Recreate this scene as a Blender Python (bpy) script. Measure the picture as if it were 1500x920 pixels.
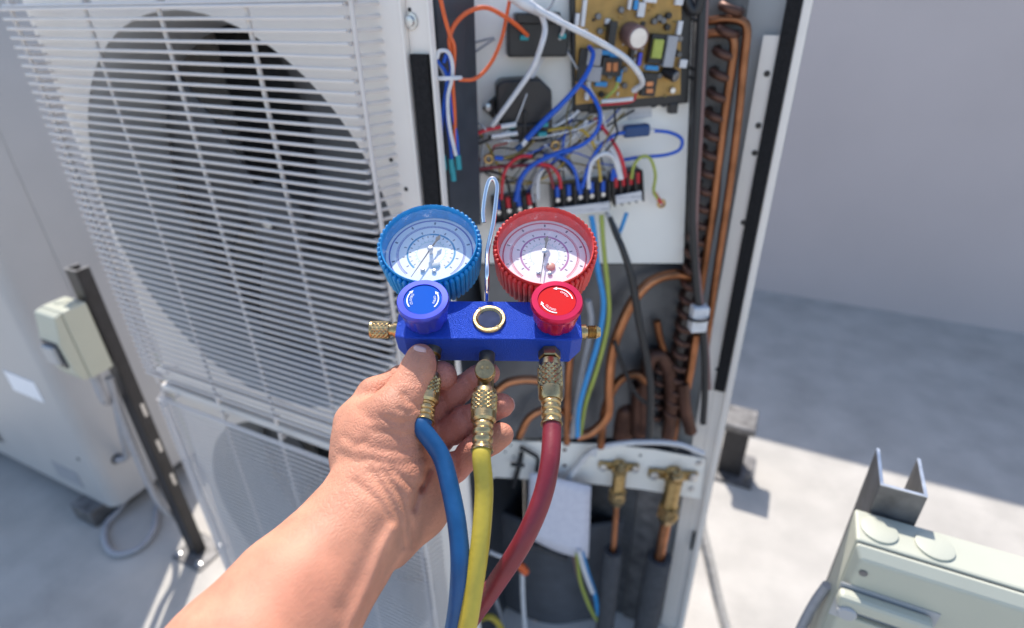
import bpy, bmesh, math, random
import numpy as np
from mathutils import Vector, Matrix
random.seed(7); rng = np.random.default_rng(7)
scene = bpy.context.scene
for o in list(bpy.data.objects): bpy.data.objects.remove(o)
col = scene.collection
V = lambda *a: np.array(a, float)

# ------------------------------------------------------------------ camera, sky, sun, exposure
FPX, CX, CY, CAMH = 842., 750., 460., 1.45           # focal length in pixels of a 1500 px wide frame
psi, th, ro = math.radians(26), math.radians(29.3), math.radians(1.33)
fh = V(-math.sin(psi), math.cos(psi), 0); r0 = V(math.cos(psi), math.sin(psi), 0); ZZ = V(0, 0, 1)
FW = fh*math.cos(th) - ZZ*math.sin(th); U0 = fh*math.sin(th) + ZZ*math.cos(th)
RT = r0*math.cos(ro) - U0*math.sin(ro); UP = U0*math.cos(ro) + r0*math.sin(ro)
CAM = V(0, 0, CAMH)
cd = bpy.data.cameras.new('camera'); cam = bpy.data.objects.new('camera', cd); col.objects.link(cam)
cd.sensor_width = 36; cd.lens = 36*FPX/1500; cd.clip_start = .01; cd.clip_end = 500
cam.matrix_world = Matrix(((RT[0], UP[0], -FW[0], 0), (RT[1], UP[1], -FW[1], 0), (RT[2], UP[2], -FW[2], CAMH), (0, 0, 0, 1)))
cd.dof.use_dof = True; cd.dof.focus_distance = .40; cd.dof.aperture_fstop = 4.2
scene.camera = cam
SUN_AZ, SUN_EL = math.radians(33.6), math.radians(55)       # azimuth: towards -X from +Y
w = bpy.data.worlds.new('World'); scene.world = w; w.use_nodes = True
wn = w.node_tree.nodes; sky = wn.new('ShaderNodeTexSky'); sky.sky_type = 'NISHITA'; sky.sun_disc = False
sky.sun_elevation = SUN_EL; sky.sun_rotation = -SUN_AZ
w.node_tree.links.new(sky.outputs[0], wn['Background'].inputs[0]); wn['Background'].inputs[1].default_value = .15
sd = bpy.data.lights.new('sun', 'SUN'); sd.energy = 3.2; sd.angle = math.radians(.5); sd.color = (1, .95, .88)
so = bpy.data.objects.new('sun', sd); col.objects.link(so)
sdir = Vector((-math.sin(SUN_AZ)*math.cos(SUN_EL), math.cos(SUN_AZ)*math.cos(SUN_EL), math.sin(SUN_EL)))
so.rotation_euler = sdir.to_track_quat('Z', 'Y').to_euler(); so.location = (-3, 5, 8)
vs = scene.view_settings; vs.view_transform = 'Standard'; vs.look = 'None'; vs.gamma = 1; vs.exposure = .86

# ------------------------------------------------------------------ pixel -> place helpers
def ray(x, y): return FW + RT*(x-CX)/FPX - UP*(y-CY)/FPX
def P(x, y, z): return CAM + ray(x, y)*z
def onX(x, y, X): d = ray(x, y); return CAM + d*(X/d[0])
def onY(x, y, Y): d = ray(x, y); return CAM + d*(Y/d[1])
def onZ(x, y, z): d = ray(x, y); return CAM + d*((z-CAMH)/d[2])
class Pl:                                              # a vertical plane through two floor points, facing the camera
    def __init__(s, a, b):
        s.a = V(a[0], a[1], 0); d = V(b[0]-a[0], b[1]-a[1], 0); s.d = d/np.linalg.norm(d); s.n = V(s.d[1], -s.d[0], 0)
    def on(s, x, y, off=0): r = ray(x, y); t = ((s.a + s.n*off - CAM) @ s.n)/(r @ s.n); return CAM + r*t
    def frame(s): return np.array([s.d, ZZ, s.n])      # rows: width, height, outwards

# ------------------------------------------------------------------ mesh builder
def nrm(v): return v/(np.linalg.norm(v)+1e-12)
def perp(a):
    a = nrm(a); h = V(0, 0, 1) if abs(a[2]) < .9 else V(1, 0, 0); u = nrm(np.cross(h, a)); return u, np.cross(a, u)
def spline(pts, n=8):
    p = [np.array(q, float) for q in pts]; p = [2*p[0]-p[1]] + p + [2*p[-1]-p[-2]]; out = []
    for i in range(1, len(p)-2):
        for k in range(n):
            t = k/n; a, b, c, d = p[i-1:i+3]
            out.append(.5*((2*b) + (c-a)*t + (2*a-5*b+4*c-d)*t*t + (3*b-a-3*c+d)*t**3))
    out.append(p[-2]); return out
class MB:
    def __init__(s): s.v = []; s.f = []
    def add(s, vs, fs): o = len(s.v); s.v += [tuple(map(float, q)) for q in vs]; s.f += [tuple(i+o for i in f) for f in fs]; return s
    def box(s, c, size, fr=None):
        fr = np.eye(3) if fr is None else np.array(fr); c = np.array(c, float); h = np.array(size, float)/2
        vs = [c + fr.T @ (h*V(i, j, k)) for i in (-1, 1) for j in (-1, 1) for k in (-1, 1)]
        return s.add(vs, [(0, 1, 3, 2), (4, 6, 7, 5), (0, 4, 5, 1), (2, 3, 7, 6), (0, 2, 6, 4), (1, 5, 7, 3)])
    def bx(s, x0, x1, y0, y1, z0, z1): return s.box(((x0+x1)/2, (y0+y1)/2, (z0+z1)/2), (x1-x0, y1-y0, z1-z0))
    def lathe(s, o, ax, prof, n=24, lob=None, close=True):       # prof: (distance along axis, radius)
        o = np.array(o, float); ax = nrm(np.array(ax, float)); u, w_ = perp(ax); vs = []
        for (t, r) in prof:
            for k in range(n):
                a = 2*math.pi*k/n; rr = r*(lob(a, t) if lob else 1); vs.append(o + ax*t + (u*math.cos(a)+w_*math.sin(a))*rr)
        m = len(prof); fs = [(i*n+k, i*n+(k+1) % n, (i+1)*n+(k+1) % n, (i+1)*n+k) for i in range(m-1) for k in range(n)]
        if close: fs += [tuple(range(n-1, -1, -1)), tuple((m-1)*n+k for k in range(n))]
        return s.add(vs, fs)
    def cyl(s, a, b, r, r2=None, n=16):
        a = np.array(a, float); b = np.array(b, float); return s.lathe(a, b-a, [(0, r), (np.linalg.norm(b-a), r if r2 is None else r2)], n)
    def tube(s, pts, r, n=10, sm=8, caps=True):
        pts = spline(pts, sm) if sm > 1 else [np.array(p, float) for p in pts]
        m = len(pts); rs = r if isinstance(r, (list, tuple)) else [r]*m
        if len(rs) != m: rs = np.interp(np.linspace(0, 1, m), np.linspace(0, 1, len(rs)), rs)
        T = [nrm(pts[min(i+1, m-1)]-pts[max(i-1, 0)]) for i in range(m)]; u, _ = perp(T[0]); vs = []
        for i in range(m):
            u = nrm(u - T[i]*(u @ T[i])); w_ = np.cross(T[i], u)
            for k in range(n): a = 2*math.pi*k/n; vs.append(pts[i] + (u*math.cos(a)+w_*math.sin(a))*rs[i])
        fs = [(i*n+k, i*n+(k+1) % n, (i+1)*n+(k+1) % n, (i+1)*n+k) for i in range(m-1) for k in range(n)]
        if caps: fs += [tuple(range(n-1, -1, -1)), tuple((m-1)*n+k for k in range(n))]
        return s.add(vs, fs)
    def prism(s, poly, n, d):                          # flat polygon pushed along n by d
        poly = [np.array(p, float) for p in poly]; n = nrm(np.array(n, float))*d; m = len(poly)
        return s.add(poly+[p+n for p in poly], [tuple(range(m-1, -1, -1)), tuple(range(m, 2*m))] + [(i, (i+1) % m, m+(i+1) % m, m+i) for i in range(m)])
    def build(s, name, mat, parent=None, smooth=None, bevel=0, bseg=2, origin=None):
        root = V(0, 0, 0)
        if parent is not None: root = np.array(parent['_o'])
        if origin is not None: root = np.array(origin, float)
        me = bpy.data.meshes.new(name); me.from_pydata([tuple(np.array(q)-root) for q in s.v], [], s.f); me.update()
        b = bmesh.new(); b.from_mesh(me); bmesh.ops.recalc_face_normals(b, faces=b.faces); b.to_mesh(me); b.free()
        me.materials.append(M[mat] if isinstance(mat, str) else mat)
        o = bpy.data.objects.new(name, me); col.objects.link(o)
        if smooth is not None:
            me.polygons.foreach_set('use_smooth', [True]*len(me.polygons))
            me.set_sharp_from_angle(angle=math.radians(smooth))
        if bevel:
            bm_ = o.modifiers.new('bevel', 'BEVEL'); bm_.width = bevel; bm_.segments = bseg; bm_.limit_method = 'ANGLE'; bm_.angle_limit = math.radians(35)
        o['_o'] = tuple(map(float, root))
        if parent is not None:
            o.parent = parent; o.location = tuple(root-np.array(parent['_o']))
        else: o.location = tuple(root)
        return o
def thing(name, loc, label, cat, group=None):
    o = bpy.data.objects.new(name, None); col.objects.link(o); o.location = tuple(map(float, loc)); o['_o'] = tuple(map(float, loc)); o.empty_display_size = .05
    o['label'] = label; o['category'] = cat
    if group: o['group'] = group
    return o
def tag(o, label, cat, group=None):
    o['label'] = label; o['category'] = cat
    if group: o['group'] = group
    return o
def struct(o): o['kind'] = 'structure'; return o
def shift(o, d, parent=None):                          # a copy that shares its mesh
    c = o.copy(); col.objects.link(c); c.parent = o.parent if parent is None else parent; c.location = Vector(o.location)+Vector(tuple(map(float, d))); return c

# ------------------------------------------------------------------ materials
M = {}
def mat(name, c, rough=.5, metal=0, var=.06, vs_=30, bump=0, bs=200, spec=.5, sss=0, coat=0, grime=0, rvar=.1, trans=0):
    m = bpy.data.materials.new(name); m.use_nodes = True; N = m.node_tree.nodes; L = m.node_tree.links; b = N['Principled BSDF']
    tc = N.new('ShaderNodeTexCoord'); nz = N.new('ShaderNodeTexNoise'); nz.inputs['Scale'].default_value = vs_; nz.inputs['Detail'].default_value = 6
    L.new(tc.outputs['Object'], nz.inputs['Vector'])
    mx = N.new('ShaderNodeMix'); mx.data_type = 'RGBA'
    mx.inputs[6].default_value = (*[x*(1-var) for x in c], 1); mx.inputs[7].default_value = (*[min(1, x*(1+var)) for x in c], 1)
    mr = N.new('ShaderNodeMapRange'); mr.inputs[1].default_value = .3; mr.inputs[2].default_value = .7; L.new(nz.outputs[0], mr.inputs[0]); L.new(mr.outputs[0], mx.inputs[0])
    out = mx.outputs[2]
    if grime:
        n2 = N.new('ShaderNodeTexNoise'); n2.inputs['Scale'].default_value = vs_*.37; n2.inputs['Detail'].default_value = 9; n2.inputs['Roughness'].default_value = .72; L.new(tc.outputs['Object'], n2.inputs['Vector'])
        r2 = N.new('ShaderNodeMapRange'); r2.inputs[1].default_value = .52; r2.inputs[2].default_value = .72; r2.inputs[4].default_value = grime; L.new(n2.outputs[0], r2.inputs[0])
        m2 = N.new('ShaderNodeMix'); m2.data_type = 'RGBA'; m2.inputs[7].default_value = (*[x*.45 for x in c], 1); L.new(r2.outputs[0], m2.inputs[0]); L.new(out, m2.inputs[6]); out = m2.outputs[2]
    L.new(out, b.inputs['Base Color'])
    rr = N.new('ShaderNodeMapRange'); rr.inputs[3].default_value = max(.02, rough-rvar); rr.inputs[4].default_value = min(1, rough+rvar); L.new(nz.outputs[0], rr.inputs[0]); L.new(rr.outputs[0], b.inputs['Roughness'])
    b.inputs['Metallic'].default_value = metal; b.inputs['Specular IOR Level'].default_value = spec
    if sss: b.inputs['Subsurface Weight'].default_value = sss; b.inputs['Subsurface Radius'].default_value = (.006, .0022, .0012); b.inputs['Subsurface Scale'].default_value = 1
    if coat: b.inputs['Coat Weight'].default_value = coat
    if bump:
        n3 = N.new('ShaderNodeTexNoise'); n3.inputs['Scale'].default_value = bs; n3.inputs['Detail'].default_value = 4; L.new(tc.outputs['Object'], n3.inputs['Vector'])
        bp = N.new('ShaderNodeBump'); bp.inputs['Strength'].default_value = bump; bp.inputs['Distance'].default_value = .002; L.new(n3.outputs[0], bp.inputs['Height']); L.new(bp.outputs[0], b.inputs['Normal'])
    M[name] = m; return m
mat('concrete', (.44, .41, .37), .85, var=.12, vs_=7, bump=.5, bs=90, grime=.33)
mat('wall_paint', (.54, .47, .455), .8, var=.04, vs_=2, bump=.15, bs=40)
mat('white_paint', (.84, .77, .70), .42, var=.03, vs_=12, grime=.06)
mat('cream_paint', (.47, .47, .38), .45, var=.03, vs_=12, grime=.08)
mat('grey_paint', (.40, .40, .40), .45, var=.05, vs_=12)
mat('neighbour_paint', (.45, .435, .425), .45, var=.03, vs_=8, grime=.06)
mat('wire_paint', (.68, .62, .58), .4, var=.03, vs_=20)
mat('dark_plastic', (.045, .05, .06), .4, var=.15, vs_=40)
mat('black_plastic', (.016, .016, .018), .38, var=.2, vs_=60)
mat('fan_plastic', (.09, .09, .095), .55, var=.1, vs_=20)
mat('coil_fin', (.08, .08, .085), .6, var=.3, vs_=60)
mat('foam_black', (.022, .021, .022), .95, var=.35, vs_=300, bump=.9, bs=700, spec=.2)
mat('foam_grey', (.075, .075, .08), .9, var=.15, vs_=80, bump=.4, bs=500, spec=.2)
mat('jacket', (.085, .088, .10), .7, var=.2, vs_=25, bump=.3, bs=150)
mat('steel', (.62, .62, .62), .35, 1, var=.15, vs_=60, grime=.25)
mat('dark_steel', (.17, .165, .165), .5, .6, var=.4, vs_=30, grime=.4)
mat('black_steel', (.025, .024, .026), .45, .2, var=.3, vs_=40)
mat('chrome', (.85, .85, .86), .08, 1, var=.02, rvar=.04)
mat('brass', (.52, .37, .18), .3, 1, var=.22, vs_=180, bump=.12, bs=600, grime=.65)
mat('old_brass', (.42, .30, .14), .38, 1, var=.25, vs_=120, grime=.55)
mat('copper', (.46, .20, .10), .4, 1, var=.3, vs_=25, grime=.6)
mat('copper_mid', (.30, .13, .065), .45, 1, var=.4, vs_=25, grime=.7)
mat('copper_dark', (.11, .055, .04), .5, .7, var=.35, vs_=25, grime=.4)
mat('inner_steel', (.15, .155, .165), .38, .5, var=.25, vs_=14, grime=.3)
mat('plate_metal', (.90, .87, .81), .45, 0, var=.04, vs_=10)
mat('blue_anodised', (.006, .06, .50), .36, .4, var=.16, vs_=1100, bump=.8, bs=1300, grime=.1)
mat('blue_knob', (.055, .075, .55), .24, .5, var=.04)
mat('red_knob', (.58, .012, .07), .2, .55, var=.04)
mat('blue_label', (.003, .085, .46), .8, var=.03, spec=.15)
mat('red_label', (.60, .010, .012), .8, var=.03, spec=.15)
mat('print_white', (.85, .85, .88), .5, var=.01)
mat('blue_rubber', (.008, .26, .58), .42, var=.12, vs_=120, bump=.15, bs=500, grime=.2)
mat('red_rubber', (.70, .05, .04), .42, var=.12, vs_=120, bump=.15, bs=500, grime=.2)
mat('blue_hose', (.006, .075, .21), .4, var=.12, vs_=60, bump=.12, bs=300, grime=.25)
mat('red_hose', (.21, .016, .026), .42, var=.14, vs_=60, bump=.12, bs=300, grime=.25)
mat('yellow_hose', (.52, .39, .04), .45, var=.10, vs_=60, bump=.12, bs=300, grime=.3)
mat('paper', (.68, .67, .74), .8, var=.02)
mat('board', (.44, .25, .06), .45, var=.25, vs_=50)
mat('gold_film', (.42, .24, .06), .4, var=.2)
for n_, c_ in dict(w_blue=(.008, .09, .50), w_orange=(.72, .12, .025), w_white=(.66, .65, .66), w_red=(.55, .02, .035), w_darkred=(.22, .02, .03), w_yellow=(.50, .34, .05), w_olive=(.25, .18, .05), w_black=(.018, .018, .02), w_grey=(.33, .33, .35), w_cyan=(.03, .27, .60), w_green=(.12, .30, .10), w_lime=(.36, .40, .07), w_teal=(.02, .28, .32), w_navy=(.01, .05, .16), w_brown=(.20, .11, .10)).items():
    mat(n_, c_, .42, var=.08, vs_=90)
mat('sight_lens', (.02, .03, .08), .12, var=.3, vs_=150, rvar=.06)
mat('nail', (.70, .42, .37), .28, var=.05, vs_=200, sss=.1)
mat('needle', (.03, .035, .05), .4)
mat('bubble', (.72, .70, .66), .3)
mat('orange_dot', (.62, .30, .22), .4)

def knurl(name, base):                                 # brass with a crossed diamond pattern cut as relief
    m = M[base].copy(); m.name = name; N = m.node_tree.nodes; L = m.node_tree.links; b = N['Principled BSDF']; M[name] = m
knurl('brass_knurl', 'brass')
# skin
m = mat('skin', (.60, .268, .165), .56, var=.18, vs_=55, sss=.12, spec=.32)
N = m.node_tree.nodes; L = m.node_tree.links; b = N['Principled BSDF']; tc = [n for n in N if n.type == 'TEX_COORD'][0]
vo = N.new('ShaderNodeTexVoronoi'); vo.inputs['Scale'].default_value = 430; vo.feature = 'DISTANCE_TO_EDGE'
mp = N.new('ShaderNodeMapping'); mp.inputs['Scale'].default_value = (1, .55, 1); mp.inputs['Rotation'].default_value = (.3, .5, .6); L.new(tc.outputs['Object'], mp.inputs[0])
nd = N.new('ShaderNodeTexNoise'); nd.inputs['Scale'].default_value = 90; L.new(mp.outputs[0], nd.inputs['Vector'])
ma = N.new('ShaderNodeMix'); ma.data_type = 'RGBA'; ma.blend_type = 'LINEAR_LIGHT'; ma.inputs[0].default_value = .006; L.new(mp.outputs[0], ma.inputs[6]); L.new(nd.outputs[1], ma.inputs[7]); L.new(ma.outputs[2], vo.inputs['Vector'])
n4 = N.new('ShaderNodeTexNoise'); n4.inputs['Scale'].default_value = 130; n4.inputs['Detail'].default_value = 8; n4.inputs['Roughness'].default_value = .65; L.new(mp.outputs[0], n4.inputs['Vector'])
cl = N.new('ShaderNodeMapRange'); cl.inputs[2].default_value = .25; L.new(vo.outputs[0], cl.inputs[0])
ad = N.new('ShaderNodeMath'); ad.operation = 'MULTIPLY_ADD'; ad.inputs[1].default_value = .7; L.new(cl.outputs[0], ad.inputs[0]); L.new(n4.outputs[0], ad.inputs[2])
bp = N.new('ShaderNodeBump'); hb = N.new('ShaderNodeAttribute'); hb.attribute_name = 'creased'; L.new(hb.outputs['Fac'], bp.inputs['Strength']); bp.inputs['Distance'].default_value = .0009; L.new(ad.outputs[0], bp.inputs['Height']); L.new(bp.outputs[0], b.inputs['Normal'])
pk = N.new('ShaderNodeAttribute'); pk.attribute_name = 'palm'; old = b.inputs['Base Color'].links[0].from_socket
n5 = N.new('ShaderNodeTexNoise'); n5.inputs['Scale'].default_value = 14; n5.inputs['Detail'].default_value = 5; L.new(tc.outputs['Object'], n5.inputs['Vector']); r5 = N.new('ShaderNodeMapRange'); r5.inputs[1].default_value = .45; r5.inputs[2].default_value = .7; r5.inputs[4].default_value = .5; L.new(n5.outputs[0], r5.inputs[0])
m5 = N.new('ShaderNodeMix'); m5.data_type = 'RGBA'; m5.inputs[7].default_value = (.60, .215, .130, 1); L.new(r5.outputs[0], m5.inputs[0]); L.new(old, m5.inputs[6])
m6 = N.new('ShaderNodeMix'); m6.data_type = 'RGBA'; m6.inputs[7].default_value = (.60, .22, .165, 1); L.new(pk.outputs['Fac'], m6.inputs[0]); L.new(m5.outputs[2], m6.inputs[6]); L.new(m6.outputs[2], b.inputs['Base Color'])
# glass of the gauges: clear, reflecting, a little scratched
gm = bpy.data.materials.new('gauge_glass'); gm.use_nodes = True; N = gm.node_tree.nodes; L = gm.node_tree.links; N.remove(N['Principled BSDF'])
tr = N.new('ShaderNodeBsdfTransparent'); gl = N.new('ShaderNodeBsdfGlossy'); gl.inputs['Roughness'].default_value = .06; df = N.new('ShaderNodeBsdfDiffuse'); df.inputs[0].default_value = (.8, .8, .85, 1)
ge = N.new('ShaderNodeNewGeometry'); vd = N.new('ShaderNodeVectorMath'); vd.operation = 'DOT_PRODUCT'; L.new(ge.outputs['Normal'], vd.inputs[0]); L.new(ge.outputs['Incoming'], vd.inputs[1])
def gm_(op, a, c): n = N.new('ShaderNodeMath'); n.operation = op; [L.new(q, n.inputs[i]) if not isinstance(q, (int, float)) else setattr(n.inputs[i], 'default_value', q) for i, q in enumerate((a, c))]; return n.outputs[0]
fz = gm_('ADD', gm_('MULTIPLY', gm_('POWER', gm_('SUBTRACT', 1., gm_('ABSOLUTE', vd.outputs['Value'], 0.)), 5.), .94), .05)      # reflection of a thin clear sheet, the same from both sides
mx = N.new('ShaderNodeMixShader'); L.new(fz, mx.inputs[0]); L.new(tr.outputs[0], mx.inputs[1]); L.new(gl.outputs[0], mx.inputs[2])
tc = N.new('ShaderNodeTexCoord'); nz = N.new('ShaderNodeTexNoise'); nz.inputs['Scale'].default_value = 95; nz.inputs['Detail'].default_value = 10; nz.inputs['Roughness'].default_value = .75; L.new(tc.outputs['Object'], nz.inputs[0])
mr = N.new('ShaderNodeMapRange'); mr.inputs[1].default_value = .56; mr.inputs[2].default_value = .76; mr.inputs[4].default_value = .35; L.new(nz.outputs[0], mr.inputs[0])
m2 = N.new('ShaderNodeMixShader'); L.new(mr.outputs[0], m2.inputs[0]); L.new(mx.outputs[0], m2.inputs[1]); L.new(df.outputs[0], m2.inputs[2]); L.new(m2.outputs[0], N['Material Output'].inputs[0]); M['gauge_glass'] = gm
# printed dial: rings and ticks around the object's own origin, in its own x-y plane
def dial_mat(name, ring_out, ring_in, third):
    m = bpy.data.materials.new(name); m.use_nodes = True; N = m.node_tree.nodes; L = m.node_tree.links; b = N['Principled BSDF']; b.inputs['Roughness'].default_value = .5
    def math_(op, a, c=None, clamp=False):
        n = N.new('ShaderNodeMath'); n.operation = op; n.use_clamp = clamp
        for i, q in enumerate((a, c)):
            if q is None: continue
            if isinstance(q, (int, float)): n.inputs[i].default_value = q
            else: L.new(q, n.inputs[i])
        return n.outputs[0]
    tc = N.new('ShaderNodeTexCoord'); sp = N.new('ShaderNodeSeparateXYZ'); L.new(tc.outputs['Object'], sp.inputs[0])
    x, y = sp.outputs[0], sp.outputs[1]; r = math_('SQRT', math_('ADD', math_('MULTIPLY', x, x), math_('MULTIPLY', y, y))); a = math_('ARCTAN2', x, y)   # 0 at the top
    gap = math_('LESS_THAN', math_('ABSOLUTE', a), 2.45)
    def band(r0_, r1_): return math_('MULTIPLY', math_('GREATER_THAN', r, r0_), math_('LESS_THAN', r, r1_))
    def ticks(n_, duty): return math_('LESS_THAN', math_('FRACT', math_('MULTIPLY', a, n_/(2*math.pi))), duty)
    cur = None; base = (.82, .82, .84, 1)
    for (fac, c_) in ((math_('MULTIPLY', band(.0232, .0250), math_('MAXIMUM', ticks(150, .5), band(.0232, .0236))), ring_out),
                      (band(.0162, .0176), ring_in), (math_('MULTIPLY', band(.0142, .0158), ticks(24, .16)), (.05, .06, .09, 1)),
                      (math_('MULTIPLY', band(.0100, .0106), ticks(80, .5)), third), (math_('MULTIPLY', band(.0108, .0118), ticks(24, .16)), third),
                      (math_('MULTIPLY', band(.0184, .0204), ticks(14, .10)), (.10, .11, .18, 1)), (math_('MULTIPLY', band(.0262, .0284), ticks(10, .07)), (.10, .11, .18, 1)),
                      (band(.0292, .0302), ring_out)):
        mx = N.new('ShaderNodeMix'); mx.data_type = 'RGBA'; L.new(math_('MULTIPLY', fac, gap), mx.inputs[0])
        if cur is None: mx.inputs[6].default_value = base
        else: L.new(cur, mx.inputs[6])
        mx.inputs[7].default_value = c_; cur = mx.outputs[2]
    L.new(cur, b.inputs['Base Color']); M[name] = m
dial_mat('dial_blue', (.10, .12, .42, 1), (.05, .28, .48, 1), (.25, .48, .45, 1))
dial_mat('dial_red', (.55, .05, .12, 1), (.40, .16, .36, 1), (.30, .55, .56, 1))
# printed sheet: faint rows
def rows_mat(name, base, ink, scale):
    m = bpy.data.materials.new(name); m.use_nodes = True; N = m.node_tree.nodes; L = m.node_tree.links; b = N['Principled BSDF']; b.inputs['Roughness'].default_value = .75
    tc = N.new('ShaderNodeTexCoord'); wv = N.new('ShaderNodeTexWave'); wv.bands_direction = 'Z'; wv.inputs['Scale'].default_value = scale; L.new(tc.outputs['Object'], wv.inputs[0])
    nz = N.new('ShaderNodeTexNoise'); nz.inputs['Scale'].default_value = scale*1.6; L.new(tc.outputs['Object'], nz.inputs[0])
    mu = N.new('ShaderNodeMath'); mu.operation = 'MULTIPLY'; L.new(wv.outputs[1], mu.inputs[0]); L.new(nz.outputs[0], mu.inputs[1])
    mr = N.new('ShaderNodeMapRange'); mr.inputs[1].default_value = .35; mr.inputs[2].default_value = .55; L.new(mu.outputs[0], mr.inputs[0])
    mx = N.new('ShaderNodeMix'); mx.data_type = 'RGBA'; mx.inputs[6].default_value = (*base, 1); mx.inputs[7].default_value = (*ink, 1); L.new(mr.outputs[0], mx.inputs[0]); L.new(mx.outputs[2], b.inputs['Base Color']); M[name] = m
rows_mat('printed_paper', (.66, .65, .72), (.52, .51, .60), 55)
rows_mat('strip_label', (.60, .59, .60), (.38, .38, .40), 40)

# ------------------------------------------------------------------ the setting
g = MB().add([(-40, -40, 0), (40, -40, 0), (40, 40, 0), (-40, 40, 0)], [(0, 1, 2, 3)]).build('ground', 'concrete'); struct(g)
wl = MB().bx(-9, 9, 3.10, 3.30, -.02, 2.05).build('parapet_wall', 'wall_paint'); tag(wl, 'plain lavender grey rendered wall behind the outdoor units, shading the roof at its foot', 'wall')
cp = MB().bx(-9.02, 9.02, 3.06, 3.34, 2.052, 2.10).build('coping', 'concrete', wl)

# ------------------------------------------------------------------ outdoor units: shared grille and fan
XL, XP, XR, YF, YB, ZB, ZT = -1.092, -.395, -.010, .575, .930, .10, 1.50
FANS = [(-.76, 1.12, .318, .776, 1.472), (-.76, .44, .296, .115, .748)]      # x, z, radius, panel bottom, panel top
unit = thing('outdoor_unit', ((XL+XR)/2, .75, 0), 'tall white two-fan outdoor unit with its service panel off, wiring and pipes bare', 'air conditioner', 'outdoor units standing in a row')
def holed_panel(x0, x1, z0, z1, cx, cz, r, y, t):
    n = 72; mb = MB(); A = []; B = []
    for k in range(n):
        a = 2*math.pi*k/n; c, s = math.cos(a), math.sin(a); A.append((cx+r*c, cz+r*s))
        tx = ((x1-cx)/c if c > 0 else (x0-cx)/c) if abs(c) > 1e-9 else 1e9; tz = ((z1-cz)/s if s > 0 else (z0-cz)/s) if abs(s) > 1e-9 else 1e9
        q = min(tx, tz); B.append((cx+q*c, cz+q*s))
    for (X, Z) in ((x0, z0), (x1, z0), (x1, z1), (x0, z1)):        # pull the nearest rim point onto each corner
        k = min(range(n), key=lambda i: (B[i][0]-X)**2+(B[i][1]-Z)**2); B[k] = (X, Z)
    vs = [(x, y, z) for x, z in A]+[(x, y, z) for x, z in B]+[(x, y+t, z) for x, z in A]+[(x, y+t, z) for x, z in B]
    fs = []
    for k in range(n):
        j = (k+1) % n; fs += [(k, j, n+j, n+k), (2*n+k, 3*n+k, 3*n+j, 2*n+j), (n+k, n+j, 3*n+j, 3*n+k)]
    return mb.add(vs, fs)
def fan_section(root, i, cx, cz, r, z0, z1, x0, x1, yf, wires=True, pitch=.0125):
    pn = holed_panel(x0, x1, z0, z1, cx, cz, r, yf, .004).build('front_panel', 'white_paint', root, 40)
    mb = MB(); prof = [(0.0005, r+.003), (.010, r-.004), (.03, r-.012), (.08, r-.018), (.13, r-.018)]
    mb.lathe((cx, yf, cz), (0, 1, 0), prof, 72, close=False).build('shroud_ring', 'grey_paint', pn, 50)
    fan = MB().lathe((cx, yf+.075, cz), (0, 1, 0), [(0, .001), (0, .045), (.004, .058), (.012, .066), (.10, .070)], 40).build('fan', 'fan_plastic', root, 40)
    for k in range(3):
        mb = MB(); a0 = 2*math.pi*k/3+.5; nu, nv = 10, 8; vs = []
        for a_ in range(nu):
            for b_ in range(nv):
                rr = .06+(r-.035-.06)*b_/(nv-1); sw = (a_/(nu-1)-.5)*(1.15+.35*b_/(nv-1)) + .35*(b_/(nv-1))
                vs.append((cx+rr*math.cos(a0+sw), yf+.125+.075*(a_/(nu-1)-.5)*(1.2-.4*b_/(nv-1)), cz+rr*math.sin(a0+sw)))
        fs = [(a_*nv+b_, (a_+1)*nv+b_, (a_+1)*nv+b_+1, a_*nv+b_+1) for a_ in range(nu-1) for b_ in range(nv-1)]
        ob = mb.add(vs, fs).build('blade', 'fan_plastic', fan, 60); so_ = ob.modifiers.new('solid', 'SOLIDIFY'); so_.thickness = .004
    MB().lathe((cx, yf+.062, cz), (0, 1, 0), [(0, .006), (.002, .011), (.016, .011)], 6).build('shaft_nut', 'steel', fan)
    # wire grille: every bar is a bar
    yg = yf-.042; gx0, gx1 = x0+.03, x1-.035; zt, zb = z1-(.03 if i == 0 else .012), z0+(.026 if i == 0 else .012); n = int((zt-zb)/pitch)
    gr = None
    for zz in (zt+.004, zb-.002):
        gr_ = MB().tube([(gx0+.02, yf+.002, zz), (gx0+.02, yg+.012, zz), (gx0+.03, yg+.004, zz), (gx1-.04, yg+.004, zz), (gx1-.03, yg+.012, zz), (gx1-.02, yf+.002, zz)], .0024, 8, 3).build('grille' if gr is None else 'rail_wire', 'wire_paint', root if gr is None else gr, 60)
        gr = gr or gr_
    wire0 = MB().tube([(gx0-.018, yf+.03, zt), (gx0-.022, yg+.02, zt), (gx0-.012, yg+.003, zt), (gx0+.012, yg, zt), ((gx0+gx1)/2, yg, zt), (gx1-.026, yg, zt), (gx1-.010, yg+.004, zt), (gx1+.002, yg+.022, zt), (gx1+.010, yf+.002, zt)], .0022, 6, 4).build('wire', 'wire_paint', gr, 60)
    for k in range(1, n+1): shift(wire0, (0, 0, -k*pitch))
    zv = zt-n*pitch
    v0 = MB().tube([(gx0+.002, yg+.016, zt+.008), (gx0+.002, yg+.010, zt+.009), (gx0+.002, yg+.0060, zt+.002), (gx0+.002, yg+.0060, (zt+zv)/2), (gx0+.002, yg+.0060, zv-.002), (gx0+.002, yg+.010, zv-.009), (gx0+.002, yg+.016, zv-.008)], .0030, 8, 4).build('upright_wire', 'wire_paint', gr, 60)
    for X in (-.885, -.738, -.590, -.440): shift(v0, (X-(gx0+.002), 0, 0))
    return gr
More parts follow.
